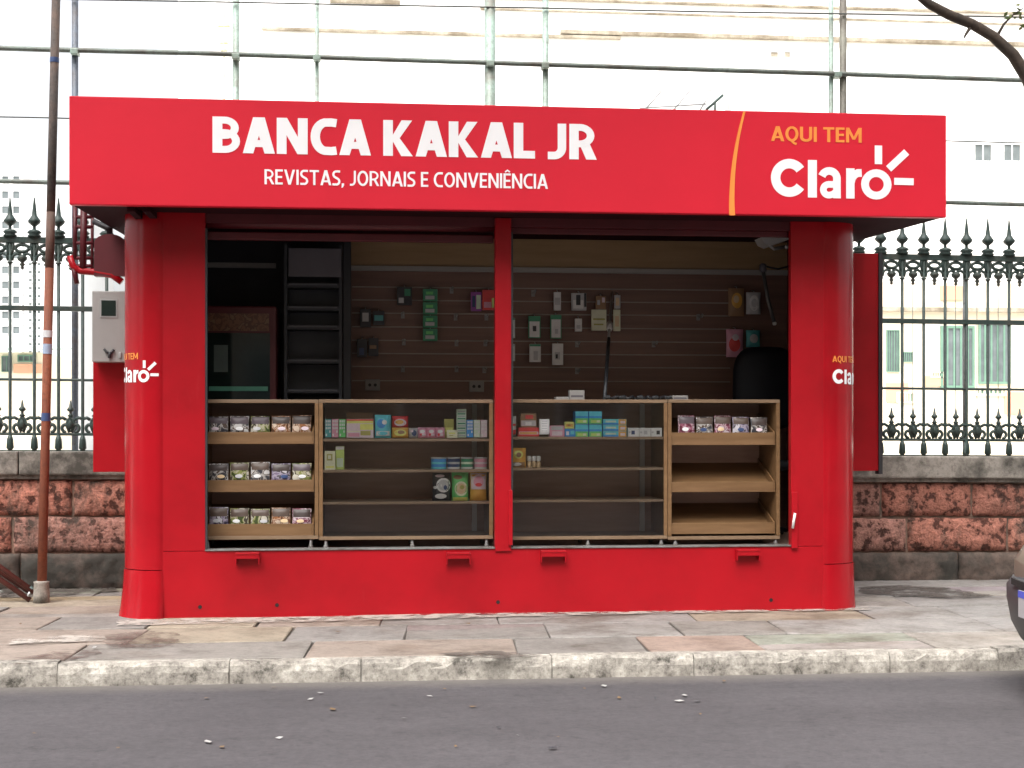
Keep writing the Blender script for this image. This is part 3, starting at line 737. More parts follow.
# ------------------------------------------------------------------ goods
W = (.80, .79, .77); INK = {}
def ink(name, c, rough=.4):
    if name not in INK: INK[name] = mat('ink_' + name, tuple(min(.88, x * 1.75) for x in c), rough, .08, 20)
    return INK[name]
ink('white', W); ink('blue', (.05, .22, .55)); ink('cyan', (.10, .42, .62)); ink('green', (.12, .42, .14)); ink('lime', (.40, .58, .15)); ink('dgreen', (.04, .20, .11))
ink('red', (.58, .05, .05)); ink('orange', (.75, .28, .06)); ink('yellow', (.72, .55, .15)); ink('cream', (.66, .60, .38)); ink('pink', (.62, .24, .32)); ink('rose', (.70, .42, .46))
ink('brown', (.22, .13, .07)); ink('navy', (.03, .05, .12)); ink('grey', (.35, .35, .36)); ink('black', (.025, .025, .03)); ink('olive', (.30, .28, .08)); ink('purple', (.22, .06, .25)); ink('tan', (.48, .36, .22)); ink('mint', (.42, .56, .40)); ink('teal', (.06, .25, .26))
def carton(name, label, cat, rect, Y, d, body, bands=(), group=None, bev=.002, part='printed_front'):
    """a pack from its picture box; bands = list of (u0,v0,u1,v1,ink) on the front"""
    x0, y0, x1, y1 = rect; pc = (x0 + x1) / 2
    X0, X1 = AX(x0, Y), AX(x1, Y); Z0, Z1 = AZ(y1, Y, pc), AZ(y0, Y, pc)
    t = thing(name, label, cat, ((X0 + X1) / 2, Y + d / 2, Z0), group)
    b = MB(); b.box(X0, X1, Y, Y + d, Z0, Z1, body if not isinstance(body, str) else INK[body], bev); b.build('carton' if name.endswith(('box', 'carton')) else 'wrapper', t)
    if bands:
        b = MB(); e = .0008
        for k, (u0, v0, u1, v1, m) in enumerate(bands):
            y = Y - e - .00035 * k; g = .0015
            xa, xb = X0 + g + (X1 - X0 - 2 * g) * u0, X0 + g + (X1 - X0 - 2 * g) * u1; za, zb = Z0 + g + (Z1 - Z0 - 2 * g) * v0, Z0 + g + (Z1 - Z0 - 2 * g) * v1
            b.add([(xa, y, za), (xb, y, za), (xb, y, zb), (xa, y, zb)], [(0, 1, 2, 3)], INK[m])
        b.build(part, t)
    return t
def blob(cx, cv, ru, rv, m, n=14, cut=0): return ('blob', cx, cv, ru, rv, m)
def pouch(name, label, cat, rect, Y, d, body, marks=(), group=None, lean=0):
    """soft bag: pillow shape with crimped ends; marks = ellipses / bands on the front"""
    x0, y0, x1, y1 = rect; pc = (x0 + x1) / 2
    X0, X1 = AX(x0, Y), AX(x1, Y); Z0, Z1 = AZ(y1, Y, pc), AZ(y0, Y, pc); H = Z1 - Z0; Wd = X1 - X0
    t = thing(name, label, cat, ((X0 + X1) / 2, Y + d / 2, Z0), group)
    nu, nv = 8, 10
    def front(u, v): 
        k = max(0, (1 - abs(2 * u - 1) ** 3)) ** .6 * max(0.06, 1 - abs(2 * v - 1) ** 4) ** .7
        return k
    rng = random.Random(int(x0 * 13 + y0 * 7))
    ox, ov = rng.uniform(0, 6), rng.uniform(0, 6)
    def P(u, v, s): 
        k = front(u, v) * (1 + .10 * math.sin(9 * u + ox) * math.sin(7 * v + ov))
        inset = .05 * math.sin(PI * v) ** 2 * (1 - 2 * u) * Wd * .3
        return (X0 + u * Wd + inset, Y + d / 2 + s * (d / 2) * k + lean * v * H, Z0 + v * H)
    b = MB(smooth=True); vs, fs = [], []
    for s in (-1, 1):
        for j in range(nv + 1):
            for i in range(nu + 1): vs.append(P(i / nu, j / nv, s))
    m_ = (nu + 1) * (nv + 1)
    for s in range(2):
        for j in range(nv):
            for i in range(nu):
                o = s * m_ + j * (nu + 1) + i; fs.append((o, o + 1, o + nu + 2, o + nu + 1))
    b.add(vs, fs, body if not isinstance(body, str) else INK[body]); b.build('wrapper', t)
    if marks:
        b = MB(smooth=True)
        for k, (kind, a, c, e, f_, m) in enumerate(marks):
            off = .001 + .0005 * k; n = 20
            if kind == 'blob':
                rg = []
                for q in range(n):
                    an = 2 * PI * q / n; rg.append((a + e * math.cos(an), c + f_ * math.sin(an)))
                ct = P(a, c, -1); b_v = [(ct[0], ct[1] - off, ct[2])] + [(p[0], p[1] - off, p[2]) for p in (P(u, v, -1) for u, v in rg)]
                md = [P(a + (u - a) * .5, c + (v - c) * .5, -1) for u, v in rg]; b_v += [(p[0], p[1] - off, p[2]) for p in md]
                fs = [(0, 1 + n + q, 1 + n + (q + 1) % n) for q in range(n)] + [(1 + n + q, 1 + q, 1 + (q + 1) % n, 1 + n + (q + 1) % n) for q in range(n)]
                b.add(b_v, fs, INK[m])
            else:
                g = []; 
                for j in range(5):
                    for i in range(9): p = P(a + (e - a) * i / 8, c + (f_ - c) * j / 4, -1); g.append((p[0], p[1] - off, p[2]))
                b.add(g, [(j * 9 + i, j * 9 + i + 1, j * 9 + i + 10, j * 9 + i + 9) for j in range(4) for i in range(8)], INK[m])
        b.build('printed_front', t)
    return t
# packets standing in the trays
PK = [printed('packet_print_%s' % n, c, 26, .22) for n, c in (
    ('pale', [(.05, .05, .06), (.16, .15, .15), (.42, .40, .38), (.10, .07, .06), (.58, .57, .56)]),
    ('warm', [(.10, .05, .03), (.30, .13, .06), (.50, .36, .27), (.20, .09, .05), (.60, .48, .38)]),
    ('leaf', [(.06, .08, .03), (.22, .24, .08), (.40, .38, .26), (.08, .07, .05), (.54, .51, .43)]),
    ('violet', [(.06, .05, .08), (.20, .16, .24), (.36, .32, .40), (.09, .08, .09), (.54, .52, .56)]),
    ('berry', [(.12, .03, .05), (.30, .10, .15), (.48, .34, .38), (.16, .05, .07), (.62, .52, .56)]))]
ink('pack_head', (.035, .026, .024)); ink('pack_head2', (.055, .038, .03)); ink('pack_head3', (.055, .042, .05))
ordw = ('leftmost', 'second from left', 'middle', 'fourth from left', 'rightmost')
looks = {('left', 0): (('dim grey', 0), ('white and teal', 0), ('yellow and black', 2), ('orange brown', 1), ('pink and orange', 1)),
         ('left', 1): (('dark packet with a white flash', 0), ('grey and tan', 2), ('black and white', 0), ('purple and white', 3), ('white and ochre', 2)),
         ('left', 2): (('lilac and grey', 3), ('green and cream', 2), ('cream and brown', 2), ('white and tan', 1), ('pale pink', 4)),
         ('right', 0): (('dull red', 4), ('white and black', 0), ('pink', 4), ('lilac and orange', 3), ('white and grey', 0))}
for side, ti, x0, x1, yt, yb in (('left', 0, 208, 312, 416, 434), ('left', 1, 208, 312, 462.5, 482), ('left', 2, 208, 312, 508, 526.5), ('right', 0, 678, 769, 416, 435)):
    sp = (x1 - x0) / 5
    for i in range(5):
        nm, mi = looks[(side, ti)][i]
        lab = '%s packet, %s in the %s tray, %s counter' % (nm if 'packet' not in nm else 'dark white-flashed', ordw[i], ('top', 'middle', 'bottom')[ti], side)
        pouch('snack_packet', lab, 'packet', (x0 + i * sp + .8, yt + random.uniform(-1, 1.5), x0 + (i + 1) * sp - .8, yb), CY + .045 + random.uniform(0, .02), .035, PK[mi],
              [('band', .04, random.uniform(.52, .62), .96, .95, random.choice(('pack_head', 'pack_head2', 'pack_head3'))), ('blob', random.uniform(.3, .7), .3, .2, .10, random.choice(('grey', 'tan', 'rose', 'navy', 'white')))], 'snack packets in the counter trays', .10)
# small gum packs with a grid of white squares
def gridpack(rect, body, label, group):
    bands = []
    for r_ in range(5):
        for c_ in range(3):
            if r_ > 1 or (r_ + c_) % 3 == 0: bands.append((.08 + c_ * .31, .06 + r_ * .19, .30 + c_ * .31, .19 + r_ * .19, 'white'))
    return carton('gum_pack', label, 'gum pack', rect, CY + .016, .05, body, bands, group)
G1 = 'gum packs with white squares on the top shelf'
gridpack((325, 419, 331.3, 437.4), 'teal', 'blue gum pack with white squares, first pack beside the left post', G1)
gridpack((331.8, 419, 338.4, 437.4), 'pink', 'pink gum pack with white squares, between blue and green at the left post', G1)
gridpack((338.9, 419, 345.5, 437.4), 'green', 'green gum pack with white squares, next to the striped cardboard display box', G1)
gridpack((466.8, 420, 473.2, 437.4), 'blue', 'blue gum pack with white squares, beside the tall green box', G1)
gridpack((473.8, 420, 480.2, 437.4), 'mint', 'pale green gum pack with white squares, between blue and pink near right post', G1)
gridpack((480.8, 420, 487.2, 437.4), 'rose', 'rose gum pack with white squares, last on the shelf by right post', G1)
carton('display_box', 'wide cardboard display box with yellow and red stripes and raised brown lid', 'box', (346.5, 419, 373.5, 437.8), CY + .016, .13, 'rose', [(0, .78, 1, .92, 'yellow'), (.05, .40, .45, .72, 'rose'), (.5, .42, 1, .74, 'yellow'), (.52, .12, .9, .36, 'olive'), (0, .30, .5, .36, 'cream'), (.05, .05, .48, .24, 'pink'), (.0, .92, 1, 1, 'red')])
x0, x1 = AX(346.5, CY + .17), AX(372.5, CY + .17); b = MB(); b.box(x0, x1, CY + .183, CY + .188, AZ(420, CY + .18, 360), AZ(412.5, CY + .18, 360), INK['brown']); tag(b.build('box_lid', org=Vector((x0, CY + .18, AZ(420, CY + .18, 360)))), 'raised brown cardboard lid standing behind the striped display box', 'lid')
pouch('sweet_pouch', 'upright light blue sweet pouch beside red and orange pouches', 'pouch', (374.8, 414.8, 391, 438), CY + .016, .06, 'cyan', [('blob', .4, .62, .28, .2, 'blue'), ('blob', .6, .68, .16, .1, 'white'), ('band', .08, .1, .92, .3, 'white'), ('blob', .5, .2, .3, .08, 'cyan')])
pouch('sweet_pouch', 'red sweet pouch with pale swirl on top of an orange pouch', 'pouch', (392, 416, 408.5, 428), CY + .055, .06, 'red', [('blob', .5, .45, .38, .3, 'rose'), ('blob', .45, .5, .26, .18, 'orange')])
pouch('sweet_pouch', 'orange sweet pouch with brown oval underneath the red pouch', 'pouch', (392, 427.5, 408.5, 438), CY + .016, .06, 'orange', [('blob', .5, .5, .38, .32, 'yellow'), ('blob', .55, .55, .22, .18, 'brown')])
G2 = 'low sweet bags on the top shelf'
pouch('sweet_bag', 'grey sweet bag with dark spot beside the orange pouch', 'bag', (409, 428, 418.3, 438), CY + .016, .05, 'grey', [('blob', .55, .5, .28, .3, 'navy'), ('blob', .3, .7, .18, .14, 'rose')], G2)
for i, (xa, nm) in enumerate(((418.3, 'pink sweet bag with white swirl, touching the grey bag'), (427.3, 'pink sweet bag with white swirl, middle of the three'), (436.2, 'pink sweet bag with white swirl, touching the olive box'))):
    pouch('sweet_bag', nm, 'bag', (xa, 427.4, xa + 8.8, 438), CY + .016, .05, 'pink', [('blob', .45, .62, .3, .16, 'white'), ('blob', .6, .3, .25, .13, 'rose'), ('blob', .3, .32, .12, .12, 'red')], G2)
carton('sweet_box', 'olive green square box standing behind a small cream card', 'box', (444.3, 419, 453.8, 437.6), CY + .09, .06, 'olive', [(.1, .3, .9, .55, 'yellow')])
carton('small_card_box', 'small cream box with dark print in front of the olive box', 'box', (447, 430, 457.5, 437.9), CY + .016, .03, 'cream', [(.15, .5, .8, .7, 'yellow'), (.2, .25, .6, .35, 'olive')])
carton('tall_box', 'tall narrow grey green box, highest on the top shelf', 'box', (456.6, 409, 466.3, 437.6), CY + .08, .06, 'mint', [(.08, .05 + .085 * k, .92, .09 + .085 * k, 'dgreen' if k % 2 else 'grey') for k in range(11)])
carton('cream_box', 'cream box with olive drawing, lower left shelf beside the green box', 'box', (324.6, 451, 335.2, 470), CY + .016, .06, 'cream', [(.2, .5, .75, .85, 'olive'), (.3, .58, .62, .78, 'cream'), (.1, .1, .9, .2, 'yellow')])
carton('green_box', 'pale green box with white top, taller of the pair on the left', 'box', (335.6, 446.2, 344.2, 470), CY + .06, .06, 'lime', [(0, .86, 1, 1, 'white'), (.1, .12, .9, .5, 'mint')])
G3 = 'short cans in a row on the second shelf'
for (xa, xb, m1, m2, nm) in ((431, 446.5, 'blue', 'cyan', 'blue can with pale splash, left end of the row of short cans'), (447.3, 460, 'navy', 'grey', 'dark grey can with white rims between blue and green cans'), (460.8, 473.4, 'dgreen', 'mint', 'green can with white rims between dark and red cans'), (474.2, 487, 'pink', 'rose', 'red can with pale rims beside the right post')):
    Y = CY + .10; xm, z0 = at((xa + xb) / 2, 470, Y); rr = (AX(xb, Y) - AX(xa, Y)) / 2; h = AZ(458, Y, xa) - z0
    t = thing('snack_can', nm, 'can', (xm, Y, z0), G3)
    b = MB(); b.lathe((xm, Y, z0), [(rr * .96, 0), (rr, .004), (rr, h * .3), (rr, h * .86), (rr, h - .004)], INK[m1], 20); b.build('can_body', t)
    b = MB(); b.lathe((xm, Y, z0), [(rr * 1.003, h * .10), (rr * 1.012, h * .12), (rr * 1.012, h * .24), (rr * 1.003, h * .26)], INK['white' if m1 != 'blue' else 'cyan'], 20)
    b.lathe((xm, Y, z0), [(rr * 1.003, h * .50), (rr * 1.012, h * .52), (rr * 1.012, h * .66), (rr * 1.003, h * .68)], INK[m2], 20); b.build('can_label', t)
    b = MB(); b.lathe((xm, Y, z0), [(rr * 1.02, h - .004), (rr * 1.02, h + .003), (rr * .95, h + .005)], INK['grey'], 20); b.build('can_lid', t)
G4 = 'tall snack bags on the third shelf'
def ringmarks(a, c, outer, inner, rest): return [('blob', a, c, .40, .25, outer), ('blob', a, c, .30, .185, inner)] + rest
pouch('snack_bag', 'black snack bag with white swirls, left of three tall bags', 'snack bag', (432.5, 473, 451, 502), CY + .06, .07, 'black', ringmarks(.6, .58, 'white', 'grey', [('blob', .45, .2, .32, .09, 'white'), ('blob', .4, .9, .26, .05, 'rose'), ('blob', .7, .5, .10, .08, 'navy'), ('blob', .14, .5, .12, .05, 'white')]), G4)
pouch('snack_bag', 'green snack bag with cream ring, middle of three tall bags', 'snack bag', (452, 472.5, 468.8, 502), CY + .06, .07, 'green', ringmarks(.55, .45, 'cream', 'tan', [('blob', .35, .84, .26, .07, 'brown'), ('band', .06, .04, .94, .16, 'yellow'), ('blob', .6, .5, .14, .07, 'olive')]), G4)
pouch('snack_bag', 'pink and orange snack bag, right of three tall bags', 'snack bag', (470.2, 472.5, 487, 501.5), CY + .06, .07, 'orange', [('band', .05, .42, .95, .97, 'rose')] + ringmarks(.5, .68, 'rose', 'pink', [('blob', .5, .58, .2, .06, 'red')]), G4)
# right glass counter
Y1 = CY + .016
pouch('small_bottle', 'slim white and red bottle at the left end of the right glass counter', 'bottle', (509, 416, 516.5, 435.5), Y1, .05, 'white', [('band', .05, .05, .95, .3, 'red'), ('band', .05, .5, .95, .6, 'red')])
carton('sweet_tin_box', 'low red box with pale orange stripe under a grey brown box', 'box', (518.5, 427.5, 539, 436.5), Y1, .09, 'red', [(.02, .22, .98, .55, 'rose'), (.05, .28, .9, .48, 'orange')])
carton('grey_box', 'dim brown box with grey front resting on the low red box', 'box', (520.5, 413.5, 536.5, 427.4), Y1 + .02, .07, 'brown', [(.02, .08, .98, .5, 'grey'), (.3, .15, .7, .4, 'white'), (.3, .62, .8, .9, 'red')])
carton('white_packet_box', 'upright white packet with grey print beside the low red box', 'packet', (539.5, 419, 549.5, 434.5), Y1 - .01, .03, 'white', [(.2, .2 + .16 * k, .8, .26 + .16 * k, 'grey') for k in range(5)])
carton('pink_box', 'dusty pink box with sloped grey top between white packet and blue packs', 'box', (549.5, 425.5, 564.5, 437), Y1 + .01, .06, 'pink', [(.1, .6, .9, .95, 'grey'), (.15, .1, .85, .5, 'rose')])
carton('small_blue_box', 'small blue and white pack below a yellow pack, beside blue green boxes', 'pack', (565, 428.8, 575, 437), Y1 + .01, .05, 'blue', [(.1, .2, .4, .7, 'white'), (.55, .3, .95, .8, 'cyan')])
carton('small_yellow_box', 'small orange yellow pack lying on the blue and white pack', 'pack', (564.8, 421.8, 574.2, 428.6), Y1 + .015, .05, 'yellow', [(.1, .25, .9, .7, 'orange'), (.3, .4, .6, .6, 'brown')])
G5 = 'blue green cartons stacked two by two'
for r_, (ya, yb) in enumerate(((411.2, 424.0), (424.4, 437.2))):
    for c_, (xa, xb) in enumerate(((575.2, 588.3), (588.8, 602))):
        carton('gum_carton', 'blue carton with green lower half, %s %s of the two by two stack' % (('upper', 'lower')[r_], ('left', 'right')[c_]), 'carton', (xa, ya, xb, yb), Y1, .10, 'blue', [(0, .62, 1, 1, 'cyan'), (0, 0, 1, .45, 'green'), (.15, .08, .9, .3, 'lime'), (.6, .1, .85, .28, 'cream')], G5)
G6 = 'flat blue and orange cartons in a stack of three'
for k, nm in enumerate(('bottom', 'middle', 'topmost')):
    ya = 431.2 - 6.1 * k
    carton('flat_carton', 'flat blue carton with orange end, %s of its stack of three' % nm, 'carton', (603, ya, 626.6, ya + 5.8), Y1, .09, 'cyan', [(.66, 0, 1, 1, 'orange'), (.74, .2, .95, .7, 'rose'), (0, 0, .66, .3, 'blue'), (.1, .4, .55, .75, 'mint')], G6)
G7 = 'white cigarette style packs lying in a row'
for k, (nm, m) in enumerate((('white pack with dark mark beside the blue and orange cartons', 'navy'), ('white pack with grey mark, middle of the three lying packs', 'grey'), ('white pack with black mark beside the right post', 'black'))):
    xa = 628 + 11.5 * k; carton('white_pack', nm, 'pack', (xa, 427.8, xa + 11, 436.8), Y1, .05, 'white', [(.3 + .1 * k, .25, .62 + .1 * k, .7, m), (.05, .4, .22, .6, 'grey')], 'small white packs lying in a row')
pouch('biscuit_bag', 'orange and brown biscuit bag leaning on the mullion, second shelf', 'bag', (510.5, 448, 526.5, 468.3), Y1, .06, 'orange', [('blob', .5, .68, .30, .2, 'yellow'), ('blob', .52, .66, .16, .12, 'brown'), ('band', .05, .05, .9, .3, 'brown'), ('blob', .4, .2, .3, .08, 'white')])
for k, nm in enumerate(('beside the orange bag', 'in the middle', 'farthest from the orange bag')):
    Y = Y1 + .03; xm, z0 = at(529.3 + 4.6 * k, 468.3, Y); h = AZ(456, Y, 530) - z0
    t = thing('mini_bottle', 'tiny tan bottle with white cap, %s of the three' % nm, 'bottle', (xm, Y, z0), 'tiny bottles with white caps')
    b = MB(); b.lathe((xm, Y, z0), [(.010, 0), (.0125, .003), (.0125, h * .45), (.007, h * .58)], INK['tan'], 12); b.build('bottle_body', t)
    b = MB(); b.lathe((xm, Y, z0), [(.010, h * .58), (.0125, h * .64), (.0125, h * .94), (.009, h)], INK['white'], 12); b.build('cap', t)

# things hanging on the slatted wall
HY = BW - .075
def hang(rect, body, bands, label, name='blister_pack', cat='blister pack'):
    x0, y0, x1, y1 = rect; t = carton(name, label, cat, rect, HY, .022, body, bands, 'packs hanging on the slatted wall', .002)
    xm, z = at((x0 + x1) / 2, y0, HY + .011); b = MB(); b.tube([(xm, HY + .011, z - .002), (xm, HY + .02, z + .012), (xm, BW - .005, z + .016)], .003, M['alu'], 6); b.build('hanging_hook', t); return t
hang((397, 287, 412, 305), 'black', [(.1, .1, .45, .4, 'grey'), (.5, .5, .9, .9, 'dgreen')], 'dark blister pack with grey corner hanging left of the green strip')
for k in range(4):
    ya = 289 + 13.2 * k; hang((423, ya, 437.5, ya + 12.3), 'dgreen', [(.15, .15, .8, .45, 'grey'), (.2, .55, .7, .8, 'green')], 'dim green pack, %s of the green column left of the mullion' % ('topmost', 'second from top', 'third from top', 'lowest')[k])
hang((471, 292, 481.5, 311), 'purple', [(.5, .1, .95, .85, 'mint'), (.1, .2, .4, .8, 'navy')], 'purple and pale green pack beside the red pack')
hang((482.5, 290, 495, 310), 'red', [(.1, .1, .7, .4, 'pink'), (.75, .1, .95, .6, 'lime')], 'red pack hanging just left of the mullion')
hang((360, 309, 371, 327), 'black', [(.2, .3, .8, .8, 'grey')], 'dark pack with grey print beside the black rack')
hang((373, 311, 384.5, 325), 'black', [(.1, .3, .9, .7, 'teal')], 'dark pack with teal print right of a grey one')
hang((357, 339, 367, 357), 'black', [(.2, .1, .7, .5, 'navy')], 'black pack with navy print, lower row by the rack')
hang((368.5, 338, 378.5, 356), 'black', [(.1, .4, .8, .6, 'brown')], 'black pack with brown band, lower row by the rack')
hang((510.5, 318, 515, 338), 'white', [(0, .92, 1, 1, 'dgreen')], 'narrow white pack half hidden behind the mullion, upper of two')
hang((510.5, 344, 515, 361), 'white', [(0, .88, 1, 1, 'grey')], 'narrow white pack half hidden behind the mullion, lower of two')
hang((528.5, 316, 540.5, 338), 'dgreen', [(.06, .03, .94, .76, 'white'), (.35, .3, .65, .55, 'black')], 'white pack with green top, upper row next to the mullion')
hang((550.5, 315, 561.5, 338.5), 'dgreen', [(.06, .03, .94, .82, 'white'), (.4, .2, .7, .4, 'grey')], 'white pack with green top, upper row right of its twin')
hang((529.5, 344, 540.8, 362), 'white', [(.35, .1, .75, .6, 'grey'), (0, .88, 1, 1, 'dgreen')], 'white pack with grey print, lower row next to the mullion')
hang((552.3, 343.5, 563.3, 365), 'white', [(.2, .25, .7, .6, 'grey'), (.3, .3, .5, .5, 'black')], 'white pack with dark print, lower row right of its twin')
hang((554, 292, 561, 310.5), 'white', [(.1, .3, .9, .7, 'grey')], 'slim white pack, top row nearest the mullion')
hang((571.5, 293, 586.5, 310.5), 'grey', [(.1, .1, .8, .6, 'white'), (.3, .3, .6, .9, 'black'), (.85, .2, 1, 1, 'black')], 'grey and white pack with black side, top row')
hang((575, 318.5, 582, 331.5), 'white', [(.2, .2, .8, .5, 'grey')], 'small pale pack under the grey and white pack')
hang((591.5, 309.5, 606.5, 330.5), 'cream', [(.1, .5, .9, .58, 'olive'), (.15, .25, .8, .32, 'olive')], 'large cream card left of the thin pole')
hang((613.5, 309.5, 620.5, 331), 'cream', [(.2, .2, .8, .7, 'tan')], 'narrow cream card right of the thin pole')
hang((596, 296, 606, 309), 'brown', [(.1, .3, .4, .7, 'grey'), (.6, .5, .9, .9, 'rose')], 'dim brown pack above the large cream card')
hang((614.5, 295, 620.5, 308.5), 'grey', [(.2, .2, .8, .8, 'tan')], 'narrow dim pack above the narrow cream card')
for rc, body, mk, lb in (((729, 288, 745, 316), 'brown', [('blob', .5, .55, .34, .28, 'orange'), ('blob', .45, .6, .18, .14, 'tan')], 'brown and orange bag hanging near the right wall, upper row'),
                         ((747, 292, 761.5, 314), 'grey', [('blob', .5, .5, .34, .36, 'white'), ('blob', .5, .5, .2, .2, 'grey')], 'silver grey bag hanging beside the brown and orange bag'),
                         ((727, 329, 744, 357), 'pink', [('blob', .45, .45, .34, .26, 'red'), ('blob', .5, .7, .2, .12, 'rose')], 'pink and red bag hanging near the right wall, lower row'),
                         ((747, 330, 761, 347), 'teal', [('blob', .5, .5, .3, .26, 'grey')], 'dark teal bag hanging beside the pink and red bag')):
    t = pouch('hanging_bag', lb, 'bag', rc, HY - .02, .05, body, mk, 'packs hanging on the slatted wall')
    xm, z = at((rc[0] + rc[2]) / 2, rc[1], HY); b = MB(); b.tube([(xm, HY + .005, z - .004), (xm, HY + .02, z + .012), (xm, BW - .005, z + .016)], .003, M['alu'], 6); b.build('hanging_hook', t)
# thin pole and bits lying on the counter tops
ZTOP = zc(399.5, 586)
TY = CY + .24
xa, za = at(612, 292, BW - .09); xb = AX(604.5, TY)
T = thing('selfie_stick', 'thin light pole leaning on the slatted wall between cream cards', 'stick', (xb, TY, ZTOP))
b = MB(); p0 = Vector((xb, TY, ZTOP + .001)); p1 = Vector((xa, BW - .09, za)); b.tube([p0, p0.lerp(p1, .55)], .012, M['steel_dark'], 8); b.tube([p0.lerp(p1, .5), p1], .009, M['alu'], 8); b.build('shaft', T)
b = MB(); b.tube([p0.lerp(p1, .63), p0.lerp(p1, .69)], .019, M['white_plastic'], 8); b.build('clamp', T)
def onTop(name, label, cat, px0, px1, py, h, d, m, bands=(), Y=TY):
    x0, x1 = AX(px0, Y), AX(px1, Y); t = thing(name, label, cat, ((x0 + x1) / 2, Y, ZTOP + .001))
    b = MB(); b.box(x0, x1, Y, Y + d, ZTOP + .001, ZTOP + .001 + h, m, .003); b.build('carton', t)
    if bands:
        b = MB()
        for u0, u1, v0, v1, mm in bands: b.add([(x0 + (x1 - x0) * u, Y - .001, ZTOP + .001 + h * v) for u, v in ((u0, v0), (u1, v0), (u1, v1), (u0, v1))], [(0, 1, 2, 3)], mm)
        b.build('printed_front', t)
    return t
onTop('pale_box', 'pale grey green box on the countertop left of the thin pole', 'box', 569.5, 584.5, 388, .06, .06, M['dim_white'], [(.1, .9, .3, .5, M['rack_grey'])])
onTop('folded_paper', 'flat pale folded papers lying on the countertop beside the box', 'paper', 556, 569, 391, .02, .1, M['dim_white'])
onTop('label_pack', 'small white pack near the right end of the right countertop', 'pack', 672.5, 688, 388, .03, .06, M['dim_white'], [(.1, .9, .3, .6, M['rack_grey'])])
T = thing('cable_coil', 'dark cable with light plugs lying along the countertop', 'cable', (AX(640, TY), TY, ZTOP))
b = MB(); pts = [Vector((AX(606 + 64 * i / 24, TY + .02), TY + .02 + .02 * math.sin(i * 1.3), ZTOP + .016 + .008 * math.sin(i * 2.1))) for i in range(25)]; b.tube(pts, .012, M['black'], 8); b.build('cable', T)
b = MB()
for px in (607, 622, 640, 655, 668): x = AX(px, TY); b.box(x - .02, x + .02, TY - .012, TY + .006, ZTOP + .010, ZTOP + .028, M['steel_dark'], .004)
b.build('plug', T)
# left interior: cooler and magazine rack
CYf = .78
T = thing('drinks_cooler', 'dark drinks cooler with brown sign strip behind the left tray counter', 'cooler', (AX(241, CYf), CYf + .25, SILL - .01))
x0, x1 = AX(202, CYf), AX(276, CYf); zt_ = AZ(306, CYf, 240)
b = MB(); b.box(x0, x1, CYf, CYf + .5, SILL - .011, zt_, mat('cooler_red', (.10, .012, .018), .4), .01); b.build('cabinet', T)
b = MB(); b.box(AX(208, CYf), AX(269, CYf), CYf - .006, CYf - .001, AZ(331, CYf, 240), AZ(313.5, CYf, 240), printed('cooler_print', [(.15, .065, .035), (.20, .095, .05), (.12, .05, .03), (.21, .12, .065)], 22)); b.build('header_sign', T)
b = MB(); b.box(AX(207, CYf), AX(270, CYf), CYf - .006, CYf - .001, SILL + .2, AZ(333, CYf, 240), M['dark_glass']); dg_ = b.build('glass_door', T)
b = MB(); b.box(AX(209, CYf), AX(268, CYf), CYf - .009, CYf - .0065, AZ(391, CYf, 240), AZ(386.5, CYf, 240), ink('cooler_green', (.06, .20, .14))); b.build('shelf_strip', T)
b = MB(); b.box(AX(214, CYf), AX(228, CYf), CYf - .009, CYf - .0065, AZ(372, CYf, 220), AZ(345, CYf, 220), ink('dim_glass', (.05, .07, .065))); b.build('inner_bottle', T)
RY = .92
T = thing('magazine_rack', 'tall dark grey magazine rack with light header between cooler and slatted wall', 'rack', (AX(314, RY), RY + .15, SILL - .01))
x0, x1 = AX(284, RY), AX(342, RY)
b = MB(); b.box(x0, x1, RY + .18, RY + .21, SILL - .011, AZ(245, RY, 315), M['rack_dark']); 
for xa in (x0, x1 - .02): b.box(xa, xa + .02, RY, RY + .179, SILL - .011, AZ(245, RY, 315), M['rack_dark'])
b.build('frame', T)
b = MB(); b.box(AX(288.5, RY), AX(341, RY), RY - .012, RY - .001, AZ(277, RY, 315), AZ(248.5, RY, 315), M['rack_grey'], .003); b.build('header_panel', T)
for py in (286, 309, 328, 362, 392):
    z = AZ(py, RY, 315); b = MB(); b.box(x0 + .021, x1 - .021, RY - .002, RY + .178, z - .01, z, M['rack_dark']); b.box(x0 + .021, x1 - .021, RY - .012, RY - .003, z - .006, z + .018, M['rack_dark'], .002)
    b.box(x0 + .03, x1 - .03, RY - .015, RY - .0125, z + .004, z + .014, M['rack_edge']); b.build('shelf', T)
b = MB(); b.box(AX(343.5, RY), AX(351, RY), RY - .01, RY + .10, SILL - .01, AZ(236, RY, 347), M['black'], .004); tag(b.build('black_upright', org=Vector((AX(347, RY), RY, SILL - .01))), 'black upright post between the grey rack and slatted wall', 'post')
